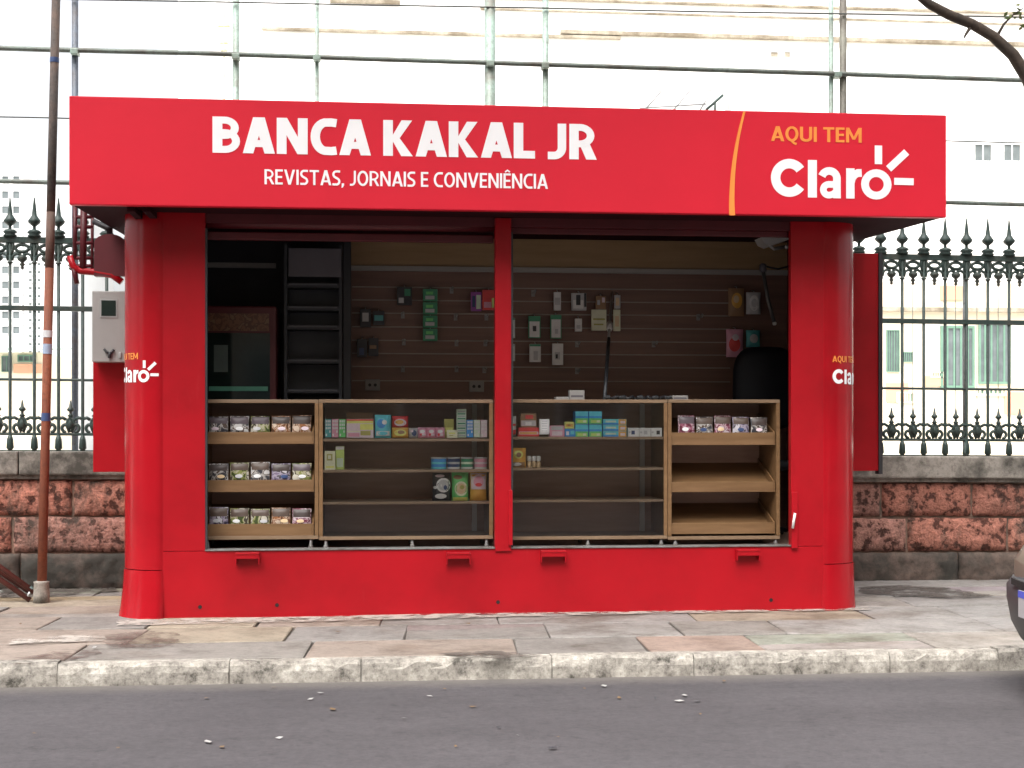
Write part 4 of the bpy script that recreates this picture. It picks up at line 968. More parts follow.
# right interior: lamp and chair
LY = 1.0
T = thing('wall_lamp', 'white wedge lamp on a grey jointed arm, upper right of the kiosk', 'lamp', (AX(775, LY), LY, AZ(322, LY, 775)))
b = MB(); pl = [apx(761, 237, LY), apx(792, 236, LY), apx(791, 238.5, LY), apx(770, 246, LY), apx(764, 243, LY)]; b.prism([(p[0], p[2]) for p in pl], LY, LY + .16, M['white_plastic']); b.build('lamp_shade', T)
b = MB(); b.tube([apx(766, 243, LY + .05), apx(774, 249, LY + .05), apx(789, 246, LY + .05)], .012, M['alu'], 8); b.lathe(apx(787, 247, LY + .05), [(.006, -.015), (.02, -.008), (.02, .008), (.006, .015)], M['alu'], 10); b.build('bracket', T)
b = MB(); b.tube([apx(763, 270, LY), apx(768, 300, LY), apx(774, 322, LY)], .013, mat('lamp_arm', (.16, .155, .15), .4, metal=.4), 8); b.lathe(apx(763, 268, LY), [(.01, -.03), (.024, -.02), (.024, .02), (.01, .03)], M['rack_grey'], 10); b.lathe(apx(774.5, 323.5, LY), [(.008, -.012), (.014, -.006), (.014, .006), (.008, .012)], M['white_plastic'], 10); b.build('arm', T)
b = MB(); b.tube([apx(763, 266, LY), apx(778, 269, LY), apx(806, 262, LY)], .006, M['black'], 6); b.build('cord', T)
HY2 = .80
T = thing('office_chair', 'black padded high back chair behind the right tray counter', 'chair', (AX(766, HY2), HY2, SILL - .01))
b = MB(smooth=True); n = 9; vs, fs = [], []
x0, x1 = AX(735, HY2), AX(800, HY2); z0, z1 = AZ(430, HY2, 766), AZ(346, HY2, 766)
prof = []
for i in range(28):
    a = 2 * PI * i / 28; c_, s_ = math.cos(a), math.sin(a); prof.append((math.copysign(abs(c_) ** .55, c_), math.copysign(abs(s_) ** .55, s_)))
for k, (q, dy) in enumerate(((.80, .0), (.95, .02), (1.0, .05), (.97, .09), (.85, .11))):
    for (c_, s_) in prof: vs.append(((x0 + x1) / 2 + c_ * q * (x1 - x0) / 2, HY2 + dy, (z0 + z1) / 2 + s_ * q * (z1 - z0) / 2))
for k in range(4):
    for i in range(28): a, c_ = k * 28 + i, k * 28 + (i + 1) % 28; fs.append((a, c_, c_ + 28, a + 28))
fs.append(tuple(range(28))); fs.append(tuple(112 + i for i in range(28))[::-1]); b.add(vs, fs, mat('chair_leather', (.006, .006, .008), .55, .2, 12, spec=.2)); b.build('backrest', T)
b = MB(); xm = (x0 + x1) / 2; b.box(xm - .21, xm + .21, HY2 + .12, HY2 + .50, .80, .87, M['black'], .025); b.build('seat', T)
b = MB(); b.tube([(xm, HY2 + .3, .80), (xm, HY2 + .3, SILL + .06)], .025, M['steel_dark'], 10); b.box(xm - .03, xm + .03, HY2 + .09, HY2 + .14, .84, 1.1, M['steel_dark'], .004); b.build('column', T)
b = MB()
for k in range(5): a = 2 * PI * k / 5 + .3; b.tube([(xm, HY2 + .3, SILL + .06), (xm + .24 * math.cos(a), HY2 + .3 + .2 * math.sin(a), SILL + .01)], [.022, .014], M['black'], 8)
b.build('star_base', T)

# ------------------------------------------------------------------ stone wall and iron fence behind the kiosk
TILT = -.007
WX0, WX1 = -6.5, 9.5
def brickstone():
    m, nt, p = newmat('red_rustic_stone')
    v = coords(nt); a = nt.nodes.new('ShaderNodeVertexColor'); a.layer_name = 'tone'
    n1 = noise(nt, v, 15, 3, .6); n2 = noise(nt, coords(nt, (1.0, 1.0, .35)), 2.6, 8, .76); n3 = noise(nt, v, 55, 5, .75)
    r1 = ramp(nt, [(.36, (.20, .17, .16)), (.42, (.30, .26, .25)), (.47, (.86, .83, .81)), (.66, (1.2, 1.18, 1.16))]); nt.links.new(n1, r1.inputs[0])
    c = mixc(nt, a.outputs[0], r1.outputs[0], 1.0, 'MULTIPLY')
    r3 = ramp(nt, [(.34, (.45, .42, .4)), (.5, (1, 1, 1)), (.7, (1.15, 1.15, 1.15))]); nt.links.new(n3, r3.inputs[0])
    c = mixc(nt, c, r3.outputs[0], .8, 'MULTIPLY')
    r2 = ramp(nt, [(.51, (0, 0, 0)), (.64, (.85, .85, .85))]); nt.links.new(n2, r2.inputs[0])
    c = mixc(nt, c, (.085, .072, .058), r2.outputs[0])
    nt.links.new(c, p.inputs['Base Color']); p.inputs['Roughness'].default_value = .92
    ad = nt.nodes.new('ShaderNodeMath'); ad.operation = 'MULTIPLY_ADD'; nt.links.new(n3, ad.inputs[0]); ad.inputs[1].default_value = .5; nt.links.new(n1, ad.inputs[2])
    bump(nt, p, ad.outputs[0], 1.0, .05); return m
M['brickstone'] = brickstone()
M['wall_mortar'] = worn('wall_mortar', (.34, .21, .155), (.12, .095, .075), .9, 6, .5, bmp=.6)
M['coping'] = worn('coping_concrete', (.36, .325, .285), (.065, .06, .05), .85, 3.0, .55, bmp=.5, bscale=30, soft=.08)
M['plinth'] = worn('mossy_plinth', (.19, .135, .11), (.04, .036, .03), .9, 3.2, .47, bmp=.8, bscale=24)
T = thing('stone_wall', 'low wall of rough red stone blocks with stained grey coping under the iron fence', 'wall', (1.5, WY, 0))
def wz(py): return AZ(py, WY - .16, 960)
XREF = AX(960, WY)
def tz(x): return TILT * (x - XREF)
def tilted(mb):
    mb.v = [(x, y, z + tz(x)) for x, y, z in mb.v]; return mb
zc0, zc1 = wz(480), wz(456.5); zb1 = wz(552)
b = MB(); x = WX0
while x < WX1:
    l = random.uniform(1.2, 1.6); b.box(x, min(x + l, WX1) - .006, WY - .20 + random.uniform(-.006, .006), WY + .2, zc0 + .012, zc1, M['coping'], .012); x += l
b.box(WX0, WX1, WY - .165, WY + .165, zc0 - .015, zc0 + .011, M['coping']); tilted(b).build('coping', T)
b = MB(); b.box(WX0, WX1, WY - .128, WY + .14, -.1, zc0 - .016, M['wall_mortar']); tilted(b).build('wall_core', T)
b = MB(); b.cols = []
stone_t = [(.56, .235, .17), (.64, .29, .215), (.52, .225, .165), (.50, .26, .21), (.60, .30, .225)]
nrow = 2; hrow = (zc0 - .02 - zb1) / nrow
def rough_block(mb, x0, x1, z0, z1, yf, tone, m, step=.03, amp=.011):
    nx, nz = max(3, int((x1 - x0) / step)), max(3, int((z1 - z0) / step)); vs, fs = [], []
    for j in range(nz + 1):
        for i in range(nx + 1):
            e = min(i, nx - i, j, nz - j); d = 0 if e == 0 else (.010 if e == 1 else .018) + random.uniform(-amp * .6, amp)
            vs.append((x0 + (x1 - x0) * i / nx + (random.uniform(-.004, .004)), yf - d, z0 + (z1 - z0) * j / nz + (random.uniform(-.004, .004))))
    for j in range(nz):
        for i in range(nx): o = j * (nx + 1) + i; fs.append((o, o + 1, o + nx + 2, o + nx + 1))
    o = len(vs); per = [i for i in range(nx + 1)] + [j * (nx + 1) + nx for j in range(1, nz + 1)] + [nz * (nx + 1) + i for i in range(nx - 1, -1, -1)] + [j * (nx + 1) for j in range(nz - 1, 0, -1)]
    vs += [(vs[i][0], yf + .03, vs[i][2]) for i in per]; k = len(per)
    fs += [(per[i], per[(i + 1) % k], o + (i + 1) % k, o + i) for i in range(k)]
    q = len(mb.f); mb.add(vs, fs, m, True)
    if mb.cols is not None: mb.cols += [tone] * (len(mb.f) - q)
for r_ in range(nrow):
    x = WX0 + (.35 if r_ else 0)
    while x < WX1 - .2:
        l = random.uniform(.62, .95); tone = random.choice(stone_t); t_ = random.uniform(.85, 1.15)
        rough_block(b, x, x + l - .020, zb1 + r_ * hrow + random.uniform(.006, .012), zb1 + (r_ + 1) * hrow - random.uniform(.006, .012), WY - .14, tuple(c * t_ for c in tone), M['brickstone']); x += l
tilted(b).build('stone_blocks', T)
b = MB(); x = WX0
while x < WX1:
    l = random.uniform(.8, 1.4); rough_block(b, x, x + l - .012, -.06, zb1 - .006, WY - .155, None, M['plinth'], .03, .016); x += l
tilted(b).build('plinth', T)

def fz(py): return AZ(py, WY, 960)
zr_top, zr_mid, zr_thin, zr_low, zf0 = fz(258), fz(322), fz(389), fz(440), zc1 - .01
XP = AX(966.5, WY)
T = thing('iron_fence', 'dark green wrought iron fence with spear finials on the low stone wall', 'fence', (XP, WY, zc1))
b = MB(); b.box(WX0, WX1, WY - .017, WY + .017, zr_top - .022, zr_top + .020, M['iron'], .003); tilted(b).build('rail', T)
b = MB(); b.box(WX0, WX1, WY - .016, WY + .016, zr_mid - .017, zr_mid + .017, M['iron'], .003); tilted(b).build('rail', T)
b = MB(); b.tube([(WX0, WY, zr_thin), (WX1, WY, zr_thin)], .009, M['iron'], 6); tilted(b).build('rail', T)
b = MB(); b.tube([(WX0, WY, zr_low), (WX1, WY, zr_low)], .010, M['iron'], 6); tilted(b).build('rail', T)
b = MB(); b.box(WX0, WX1, WY - .012, WY + .012, zf0 + .006, zf0 + .018, M['iron']); tilted(b).build('rail', T)
SPC = .1608
org0 = Vector((XP, WY, zc1))
def proto(mb, name, parent): return mb.build(name, parent)
bar = MB(); bar.tube([(XP, WY, zf0), (XP, WY, zf0 + .09), (XP, WY, zr_top)], [.017, .0115, .0115], M['iron'], 8)
bar.lathe((XP, WY, zf0 + .02), [(.016, 0), (.026, .01), (.022, .07), (.0115, .10)], M['iron'], 8)
bar.lathe((XP, WY, zr_top - .165), [(.009, 0), (.02, .006), (.02, .014), (.009, .02)], M['iron'], 8)
fin = MB(); fin.lathe((XP, WY, zr_top + .019), [(.040, 0), (.048, .010), (.034, .02), (.050, .032), (.034, .048), (.012, .054), (.011, .075), (.022, .082), (.040, .098), (.044, .112), (.030, .132), (.018, .150), (.015, .175), (.0095, .225), (.004, .268), (.001, .275)], M['iron'], 10)
def spiral(cx, cz, r0, r1, a0, a1, n=16):
    return [(cx + (r0 + (r1 - r0) * i / n) * math.cos(a0 + (a1 - a0) * i / n), WY, cz + (r0 + (r1 - r0) * i / n) * math.sin(a0 + (a1 - a0) * i / n)) for i in range(n + 1)]
xm = XP + SPC / 2
# top ornament: pair of C scrolls, oval and pendant
top = MB(); zt0 = zr_top - .018
for s in (-1, 1):
    top.tube([(xm + s * (SPC / 2 - .012), WY, zt0 - .125), (xm + s * .060, WY, zt0 - .09), (xm + s * .035, WY, zt0 - .075), (xm + s * .008, WY, zt0 - .085)], .0115, M['iron'], 6)
    top.tube([(xm + s * .066, WY, zt0 - .0), (xm + s * .058, WY, zt0 - .028), (xm + s * .066, WY, zt0 - .058), (xm + s * .070, WY, zt0 - .085)], .012, M['iron'], 6)
    top.tube([(p[0], p[1], p[2]) for p in spiral(xm + s * .022, zt0 - .105, .020, .008, PI / 2, PI / 2 + s * 3.6, 12)], .010, M['iron'], 6)
top.tube([(xm + .044 * math.cos(2 * PI * i / 16), WY, zt0 - .040 + .024 * math.sin(2 * PI * i / 16)) for i in range(17)], .0125, M['iron'], 6, cap=False)
top.lathe((xm, WY, zt0 - .185), [(.003, 0), (.014, .01), (.009, .022), (.020, .034), (.010, .048), (.030, .064), (.036, .082), (.018, .10)], M['iron'], 8)
low = MB(); zl = zr_low
for s in (-1, 1):
    low.tube(spiral(xm + s * .030, zl + .045, .034, .012, -PI / 2 if s > 0 else -PI / 2, -PI / 2 + s * 4.6, 18), .0115, M['iron'], 6)
    low.tube([(xm + s * .006, WY, zl + .012), (xm + s * .026, WY, zl + .06), (xm + s * .018, WY, zl + .095), (xm, WY, zl + .115)], .012, M['iron'], 6)
    low.tube([(xm + s * (SPC / 2), WY, zl + .105), (xm + s * .052, WY, zl + .112), (xm + s * .030, WY, zl + .098)], .0115, M['iron'], 6)
low.lathe((xm, WY, zl + .03), [(.008, 0), (.030, .03), (.016, .06), (.011, .085), (.022, .095), (.011, .105), (.009, .12), (.024, .132), (.024, .142), (.012, .155), (.004, .20)], M['iron'], 8)
bar0 = bar.build('fence_bar', T); fin0 = fin.build('finial', bar0)
top0 = top.build('scroll_ornament', T); low0 = low.build('heart_ornament', T)
rod = MB(); rod.tube([(xm, WY + .004, zl + .2), (xm, WY + .004, zt0 - .18)], .0022, M['iron'], 5); rod0 = rod.build('thin_rod', T)
k0, k1 = int((WX0 - XP) / SPC) + 1, int((WX1 - XP) / SPC)
def dup(o, parent, dx):
    c = o.copy(); COL.objects.link(c); c.parent = parent; c.location = (dx, 0, tz(XP + dx)) if parent is T else (0, 0, 0); return c
for k in range(k0, k1 + 1):
    dx = k * SPC
    if k != 0: bb = dup(bar0, T, dx); dup(fin0, bb, 0); dup(top0, T, dx); dup(low0, T, dx)
    if k > -6 and k != 0 and k % 2: dup(rod0, T, dx)
for o in (bar0, top0, low0, rod0): o.location = (0, 0, tz(XP))
for k in (0, -14, -28, 14):
    if not k0 <= k <= k1: continue
    x = XP + k * SPC; b = MB(); b.tube([(x, WY + .02, zf0 + .0), (x, WY + .02, zr_top)], .019, M['iron_post'], 10); b.tube([(x, WY - .03, zf0 + .008), (x - .03, WY - .03, zf0 + .03), (x, WY, zf0 + .12)], .014, M['iron'], 6)
    tilted(b).build('post', T)

# ------------------------------------------------------------------ tall pipe fence of the sports court behind
PY = 3.4
T = thing('court_fence', 'tall pipe frame fence of green posts and long rails rising behind the kiosk', 'fence', (AX(500, PY), PY, 0))
def pole(px, pw, m, top=-40, y0=.0, name='post'):
    x = AX(px, PY); b = MB(); b.tube([(x, PY, y0), (x, PY, AZ(top, PY, px))], pw, m, 12); return b.build(name, T)
ppm = F / (PY + 8.5)
for px, wd, m in ((75, 6.5, 'court_blue'), (236, 6.5, 'court_green'), (317, 4, 'court_green'), (490, 11, 'court_green'), (545.5, 6.5, 'court_green'), (831, 5, 'court_green'), (843, 7.5, 'court_brown'), (1110, 7, 'court_green'), (-60, 7, 'court_green')): pole(px, wd / ppm / 2, M[m])
def rail(ya, yb, wd, m, name='rail'):
    b = MB(); pts = []
    for i in range(9):
        px = -120 + 1300 * i / 8; py = ya + (yb - ya) * px / 1024; x, z = at(px, py, PY - .04); pts.append((x, PY - .04, z + random.uniform(-.006, .006)))
    b.tube(pts, wd / ppm / 2, M[m], 8); return b.build(name, T)
rail(47.5, 80, 5.2, 'court_dark'); rail(181.5, 204, 4.6, 'court_dark')
rail(117, 142.5, 1.5, 'wire', 'wire'); rail(-2, 17.5, 1.7, 'wire', 'wire')
for px, py in ((75, 52), (236, 57), (317, 58), (490, 64), (545, 66), (837, 75)):
    x, z = at(px, py, PY - .03); b = MB(); b.box(x - .03, x + .03, PY - .075, PY + .03, z - .025, z + .02, M['court_green'], .006); b.build('pipe_clamp', T)
# small slanted frame above the roof line
FY = 5.5
T = thing('steel_frame', 'small slanted steel lattice frame showing above the sign', 'frame', (AX(688, FY), FY, 0))
b = MB(); thin = mat('pale_steel', (.35, .35, .35), .5)
for xa, xb in ((643, 662), (672, 690), (699, 712)): b.tube([apx(xa, 112, FY), apx(xb, 90, FY)], .010, thin, 6)
b.tube([apx(640, 108, FY), apx(706, 104, FY)], .010, thin, 6); b.tube([apx(728, 90, FY), apx(728, 130, FY)], .012, thin, 6); b.tube([apx(655, 91, FY), apx(728, 90, FY)], .006, thin, 6); b.build('lattice', T)
b = MB(); b.tube([apx(706, 110, FY), apx(723, 95, FY)], .014, M['iron'], 6); b.tube([apx(715, 102, FY), apx(715, 114, FY)], .012, M['iron'], 6); b.build('strut', T)
b = MB()
for px in (645, 728): x, z = at(px, 110, FY); b.tube([(x, FY, 0), (x, FY, z)], .03, thin, 8)
b.build('support', T)

# ------------------------------------------------------------------ buildings beyond
M['white_wall'] = mat('white_render', (.90, .895, .885), .8, .03, .5)
M['cream_wall'] = mat('cream_render', (.72, .635, .50), .8, .05, .4)
M['peach'] = mat('peach_render', (.62, .34, .22), .8, .08, .6)
M['pale_grey'] = mat('pale_grey_render', (.52, .53, .54), .8, .05, .6)
M['moulding'] = worn('stained_moulding', (.50, .45, .36), (.16, .13, .09), .8, 1.6, .50, bmp=0)
M['win_glass'] = mat('far_window_glass', (.13, .15, .155), .6, .25, 3, spec=.12)
M['win_green'] = mat('far_green_shutter', (.12, .22, .165), .6, .15, 3)
BY = 30.0
T = thing('white_building', 'long white building with stained cornices filling the background behind the kiosk', 'building', (AX(620, BY), BY + 5, 0))
bx0, bx1 = AX(178, BY), AX(1250, BY)
b = MB(); b.box(bx0, bx1, BY, BY + 10, 0, 18, M['white_wall']); b.build('wall', T)
def bz(py, px): return AZ(py, BY, px)
def cornice(xa, xb, py, h, d, m=None):
    za = bz(py, (xa + xb) / 2); b = MB(); b.box(AX(xa, BY), AX(xb, BY), BY - d, BY - .003, za - h / 2, za + h / 2, m or M['moulding'], .02); b.build('cornice', T)
cornice(330, 400, 2, .12, .10); cornice(400, 1250, 8, .07, .10); cornice(262, 620, 34, .09, .12); cornice(560, 1250, 42, .11, .14); cornice(480, 1250, 20, .06, .06)
def window(T_, xa, xb, ya, yb, Y, frame, pane, bars=1, name='window'):
    x0, x1 = AX(xa, Y), AX(xb, Y); z0, z1 = AZ(yb, Y, (xa + xb) / 2), AZ(ya, Y, (xa + xb) / 2); fw = min(.07, .07 * (x1 - x0))
    b = MB()
    b.box(x0, x1, Y - .05, Y - .002, z0, z0 + fw, frame); b.box(x0, x1, Y - .05, Y - .002, z1 - fw, z1, frame)
    b.box(x0, x0 + fw, Y - .05, Y - .002, z0 + fw, z1 - fw, frame); b.box(x1 - fw, x1, Y - .05, Y - .002, z0 + fw, z1 - fw, frame)
    for k in range(bars): x = x0 + (x1 - x0) * (k + 1) / (bars + 1); b.box(x - fw * .4, x + fw * .4, Y - .045, Y - .003, z0 + fw, z1 - fw, frame)
    w_ = b.build(name, T_)
    b = MB(); b.box(x0 + fw, x1 - fw, Y - .02, Y - .004, z0 + fw, z1 - fw, pane); b.build('pane', w_)
for xa in (973, 1002): window(T, xa, xa + 19, 143.5, 162.5, BY, M['white_wall'], M['win_glass'], 1)
for xa, xb in ((770, 778), (784, 790)): window(T, xa, xb, 52, 58, BY, M['pale_grey'], M['moulding'], 0)
# pale cream low building to the right, seen through the fence
CYB = 24.0
T = thing('cream_building', 'low cream building with green framed windows seen through the right fence', 'building', (AX(960, CYB), CYB + 2, 0))
b = MB(); b.box(AX(700, CYB), AX(1200, CYB), CYB, CYB + 4, 0, AZ(283, CYB, 950), M['cream_wall']); b.build('wall', T)
b = MB(); b.box(AX(700, CYB), AX(1200, CYB), CYB - .15, CYB - .003, AZ(312, CYB, 950), AZ(308, CYB, 950), M['moulding']); b.build('string_course', T)
for xa, xb, ya, yb in ((940, 974, 326, 388), (978, 1010, 322, 384), (1040, 1074, 322, 384), (886, 899, 330, 372), (902, 912, 352, 362)): window(T, xa, xb, ya, yb, CYB, M['win_green'], M['win_glass'], 4)
for xa, xb, ya, yb in ((930, 945, 372, 378), (896, 915, 392, 403), (975, 1006, 388, 396), (940, 1012, 305, 311)): window(T, xa, xb, ya, yb, CYB, M['cream_wall'], M['win_green'], 6)
for xa, xb, ya, yb in ((886, 908, 383, 402), (940, 962, 286, 300), (1004, 1024, 392, 414), (925, 945, 376, 386)):
    b = MB(); b.box(AX(xa, CYB), AX(xb, CYB), CYB - .04, CYB - .003, AZ(yb, CYB, xa), AZ(ya, CYB, xa), M['peach']); b.build('wall_panel', T)
# unseen other side of the street, added behind the camera: it keeps the low sky off the kiosk front
OY = -19.0
M['ochre_wall'] = mat('ochre_render', (.34, .28, .21), .85, .08, .5)
b = MB(); b.box(-60, 60, -19, -16, RZ - .2, 0, M['grout']); struct(b.build('opposite_pavement'))
for k, (xa, xb, h) in enumerate(((-34, -13, 15), (-12.9, 10, 13), (10.1, 33, 16))):
    T = thing('unseen_street_building', ('ochre', 'plain ochre', 'tall ochre')[k] + ' house front added across the street to block low sky, ' + ('left of', 'behind', 'right of')[k] + ' the viewpoint', 'building', ((xa + xb) / 2, OY - 5, 0))
    b = MB(); b.box(xa, xb, OY - 10, OY, 0, h, M['ochre_wall']); b.build('wall', T)
    x = xa + 1.5
    while x < xb - 2:
        for z in (1.0, 4.2, 7.4, 10.4):
            b = MB(); b.box(x, x + 1.3, OY + .003, OY + .06, z, z + 1.7, M['pale_grey']); w_ = b.build('window', T)
            b = MB(); b.box(x + .1, x + 1.2, OY + .062, OY + .07, z + .1, z + 1.6, M['win_glass']); b.build('pane', w_)
        x += 3.0
# left: grey block and a low pavilion
LB = 40.0
T = thing('grey_tower', 'pale grey apartment block with columns of windows at left behind the fence', 'building', (AX(35, LB), LB + 5, 0))
b = MB(); b.box(AX(-140, LB), AX(22, LB), LB, LB + 8, 0, AZ(168, LB, 20), M['white_wall']); b.build('wall', T)
for px in (2, 13):
    for r_ in range(11): window(T, px, px + 7, 176 + r_ * 15, 184 + r_ * 15, LB, M['pale_grey'], M['win_glass'], 0)
T = thing('slim_tower', 'slim pale tower with ribbon windows beside the rusty pole', 'building', (AX(50, LB - 3), LB, 0))
b = MB(); b.box(AX(24, LB - 3), AX(74, LB - 3), LB - 3, LB + 4, 0, AZ(186, LB - 3, 50), M['pale_grey']); b.build('wall', T)
for r_ in range(12): window(T, 28, 42, 262 + r_ * 8, 266.5 + r_ * 8, LB - 3, M['white_wall'], M['win_glass'], 2)
LP = 20.0
T = thing('court_pavilion', 'low pavilion with peach wall and pale green roof at left behind fence', 'pavilion', (AX(45, LP), LP + 1, 0))
b = MB(); b.box(AX(-80, LP), AX(43, LP), LP, LP + 3, 0, AZ(352, LP, 10), M['cream_wall']); b.box(AX(14, LP), AX(42, LP), LP - .04, LP - .003, AZ(373, LP, 30), AZ(364, LP, 30), M['peach']); b.build('wall', T)
b = MB(); b.add([(AX(-82, LP), LP - .5, AZ(352, LP, 10)), (AX(45, LP), LP - .5, AZ(352, LP, 10)), (AX(45, LP), LP + 3.2, AZ(340, LP, 10)), (AX(-82, LP), LP + 3.2, AZ(340, LP, 10)), (AX(-82, LP), LP - .5, AZ(350, LP, 10)), (AX(45, LP), LP - .5, AZ(350, LP, 10)), (AX(45, LP), LP + 3.2, AZ(338, LP, 10)), (AX(-82, LP), LP + 3.2, AZ(338, LP, 10))], [(0, 3, 2, 1), (4, 5, 6, 7), (0, 1, 5, 4), (1, 2, 6, 5), (2, 3, 7, 6), (3, 0, 4, 7)], mat('green_roof', (.34, .46, .40), .6)); b.build('roof', T)
window(T, 2, 12, 356, 372, LP, M['win_green'], M['win_glass'], 1); window(T, 48 - 30, 36, 355, 362, LP, M['win_green'], M['win_glass'], 2)
# yellowish mast far left
T = thing('antenna_mast', 'thin yellowish mast with short cross arms above the left part of the sign', 'mast', (AX(224, 14), 14, 0))
b = MB(); mm_ = mat('mast_paint', (.55, .50, .30), .6, .3, 8); b.tube([(AX(224, 14), 14, 0), (AX(224, 14), 14, AZ(6, 14, 224))], .018, mm_, 8); b.build('pole', T)
b = MB()
for py, hw in ((26, 6), (43, 4), (50, 3)): b.tube([apx(224 - hw, py, 14), apx(224 + hw, py, 14)], .02, mm_, 6)
b.build('cross_arm', T)

# ------------------------------------------------------------------ rusty pole with concrete foot
QY = .86
M['rust_mid'] = worn('mid_rust', (.16, .07, .05), (.11, .075, .06), .75, 7, .5, bmp=.3)
M['rust_low'] = worn('orange_rust', (.29, .082, .038), (.19, .06, .035), .75, 5, .52, bmp=.3)
M['rust_top'] = worn('brown_rust', (.115, .095, .088), (.17, .105, .08), .75, 5, .56, bmp=.3)
bx, bz_ = at(41.5, 598, QY); hx_, hz_ = at(56.5, -20, QY)
T = thing('rusty_pole', 'leaning rusty steel pole with stickers standing in a concrete foot', 'pole', (bx, QY, 0))
p0 = Vector((bx, QY, .02)); p1 = Vector((hx_, QY, hz_)); rp = 4.3 / (F / (QY + 8.5))
def onp(py): t = (AZ(py, QY, 47) - p0.z) / (p1.z - p0.z); return p0.lerp(p1, t)
b = MB(); b.tube([p0, onp(430), onp(268)], [rp * 1.05, rp * 1.0, rp], M['rust_low'], 14); b.build('lower_shaft', T)
b = MB(); b.tube([onp(269), onp(212)], [rp * .99, rp * .985], M['rust_mid'], 14); b.tube([onp(212.5), onp(120), p1], [rp * .98, rp * .98, rp * .96], M['rust_top'], 14); b.build('upper_shaft', T)
b = MB(); c = Vector((bx, QY, 0)); b.lathe((bx, QY, 0), [(.052, -.01), (.050, .05), (.046, .12), (.05, .13), (.03, .135)], M['coping'], 14); b.build('concrete_foot', T)
ink('pale_sticker', (.20, .24, .32))
for py, h, m in ((334, 7, 'grey'), (349, 10, 'pale_sticker'), (417, 8, 'navy'), (60, 5, 'navy')):
    b = MB(); a0, a1 = onp(py + h / 2), onp(py - h / 2); b.tube([a0, a1], rp * 1.06, INK[m], 14, cap=False); b.build('sticker', T)

# folding stand legs at the far left
M['stand'] = worn('brown_red_paint', (.13, .035, .028), (.05, .03, .025), .5, 8, .58)
T = thing('folding_trestle', 'brown red steel trestle legs slanting down to the pavement at the left edge', 'trestle', (*gp(36, 603), 0))
g0 = gp(36, 602); ty = g0[1]
def tp(px, py, dy=0): x, z = at(px, py, ty + dy); return (x, ty + dy, max(z, .012))
b = MB(); b.tube([tp(-110, 486), tp(34, 592)], .017, M['stand'], 8); b.build('leg', T)
b = MB(); b.tube([tp(-118, 498), tp(30, 602)], .017, M['stand'], 8); b.build('leg', T)
b = MB(); b.tube([tp(30, 587), tp(35, 592), tp(36, 603)], .014, M['iron'], 8); b.tube([tp(26, 600), tp(31, 590)], .010, M['alu'], 8); b.build('foot_bracket', T)
b = MB(); b.tube([tp(-110, 486, .0), tp(-250, 602, .0)], .017, M['stand'], 8); b.build('leg', T)
b = MB(); b.tube([tp(-130, 486, .45), tp(30, 592, .45)], .017, M['stand'], 8); b.tube([tp(-130, 486, .45), tp(-260, 592, .45)], .017, M['stand'], 8); b.build('rear_leg', T)
b = MB(); b.tube([tp(-112, 487, -.03), tp(-130, 486, .5)], .02, M['stand'], 8); b.build('crossbar', T)

# ------------------------------------------------------------------ tree at the right: only one branch reaches the picture
TYt = .9
M['bark'] = worn('bark', (.085, .06, .045), (.04, .032, .026), .9, 8, .5, bmp=1.0, bscale=30)
def leafmat():
    m, nt, p = newmat('leaf'); oi = nt.nodes.new('ShaderNodeNewGeometry')
    r = ramp(nt, [(0, (.05, .08, .02)), (.6, (.10, .13, .03)), (1, (.22, .20, .05))]); nt.links.new(oi.outputs['Random Per Island'], r.inputs[0])
    nt.links.new(r.outputs[0], p.inputs['Base Color']); p.inputs['Roughness'].default_value = .5
    p.inputs['Transmission Weight'].default_value = 0; return m
M['leaf'] = leafmat()
trx = AX(1100, TYt)
T = thing('street_tree', 'street tree beyond the right edge with one bare brown branch curving in', 'tree', (trx, TYt, 0))
b = MB(); b.tube([(trx, TYt, -.02), (trx + .01, TYt, .3), (trx - .03, TYt + .02, 1.4), (trx - .06, TYt, 2.5), (trx + .03, TYt, 3.6), (trx + .1, TYt, 4.8)], [.20, .15, .13, .12, .11, .08], M['bark'], 14); b.build('trunk', T)
b = MB(); bp = [(1092, 190), (1062, 150), (1040, 110), (1027, 78), (1014, 54), (994, 37), (972, 25), (950, 15), (930, 5), (905, -14), (880, -40), (860, -80)]
b.tube([apx(x + random.uniform(-1.2, 1.2), y + random.uniform(-1.2, 1.2), TYt - .02 * i) for i, (x, y) in enumerate(bp)], [.072, .062, .052, .045, .039, .036, .034, .033, .030, .025, .02, .012], M['bark'], 10)
b.tube([apx(1024, 74, TYt - .05), apx(1040, 70, TYt - .1), apx(1080, 40, TYt - .3)], [.04, .03, .015], M['bark'], 8)
b.tube([apx(972, 25, TYt - .12), apx(966, 34, TYt - .14), apx(964, 38, TYt - .15)], [.015, .010, .005], M['bark'], 6)
b.tube([apx(996, 38, TYt - .1), apx(1004, 24, TYt - .1), apx(1014, 14, TYt - .12), apx(1030, 4, TYt - .12)], [.012, .008, .005, .003], M['bark'], 6); b.build('branch', T)
b = MB()
for (ex, ey, ez) in ((.9, .4, 6.2), (-1.8, -.6, 6.4), (.2, -2.1, 6.3), (.4, 1.0, 6.8), (-3.5, -2.6, 6.8)):
    b.tube([(trx + .08, TYt, 4.6), (trx + ex * .5, TYt + ey * .5, 5.4), (trx + ex, TYt + ey, ez)], [.07, .04, .015], M['bark'], 8)
b.build('limb', T)
lf = MB(); rng = random.Random(3)
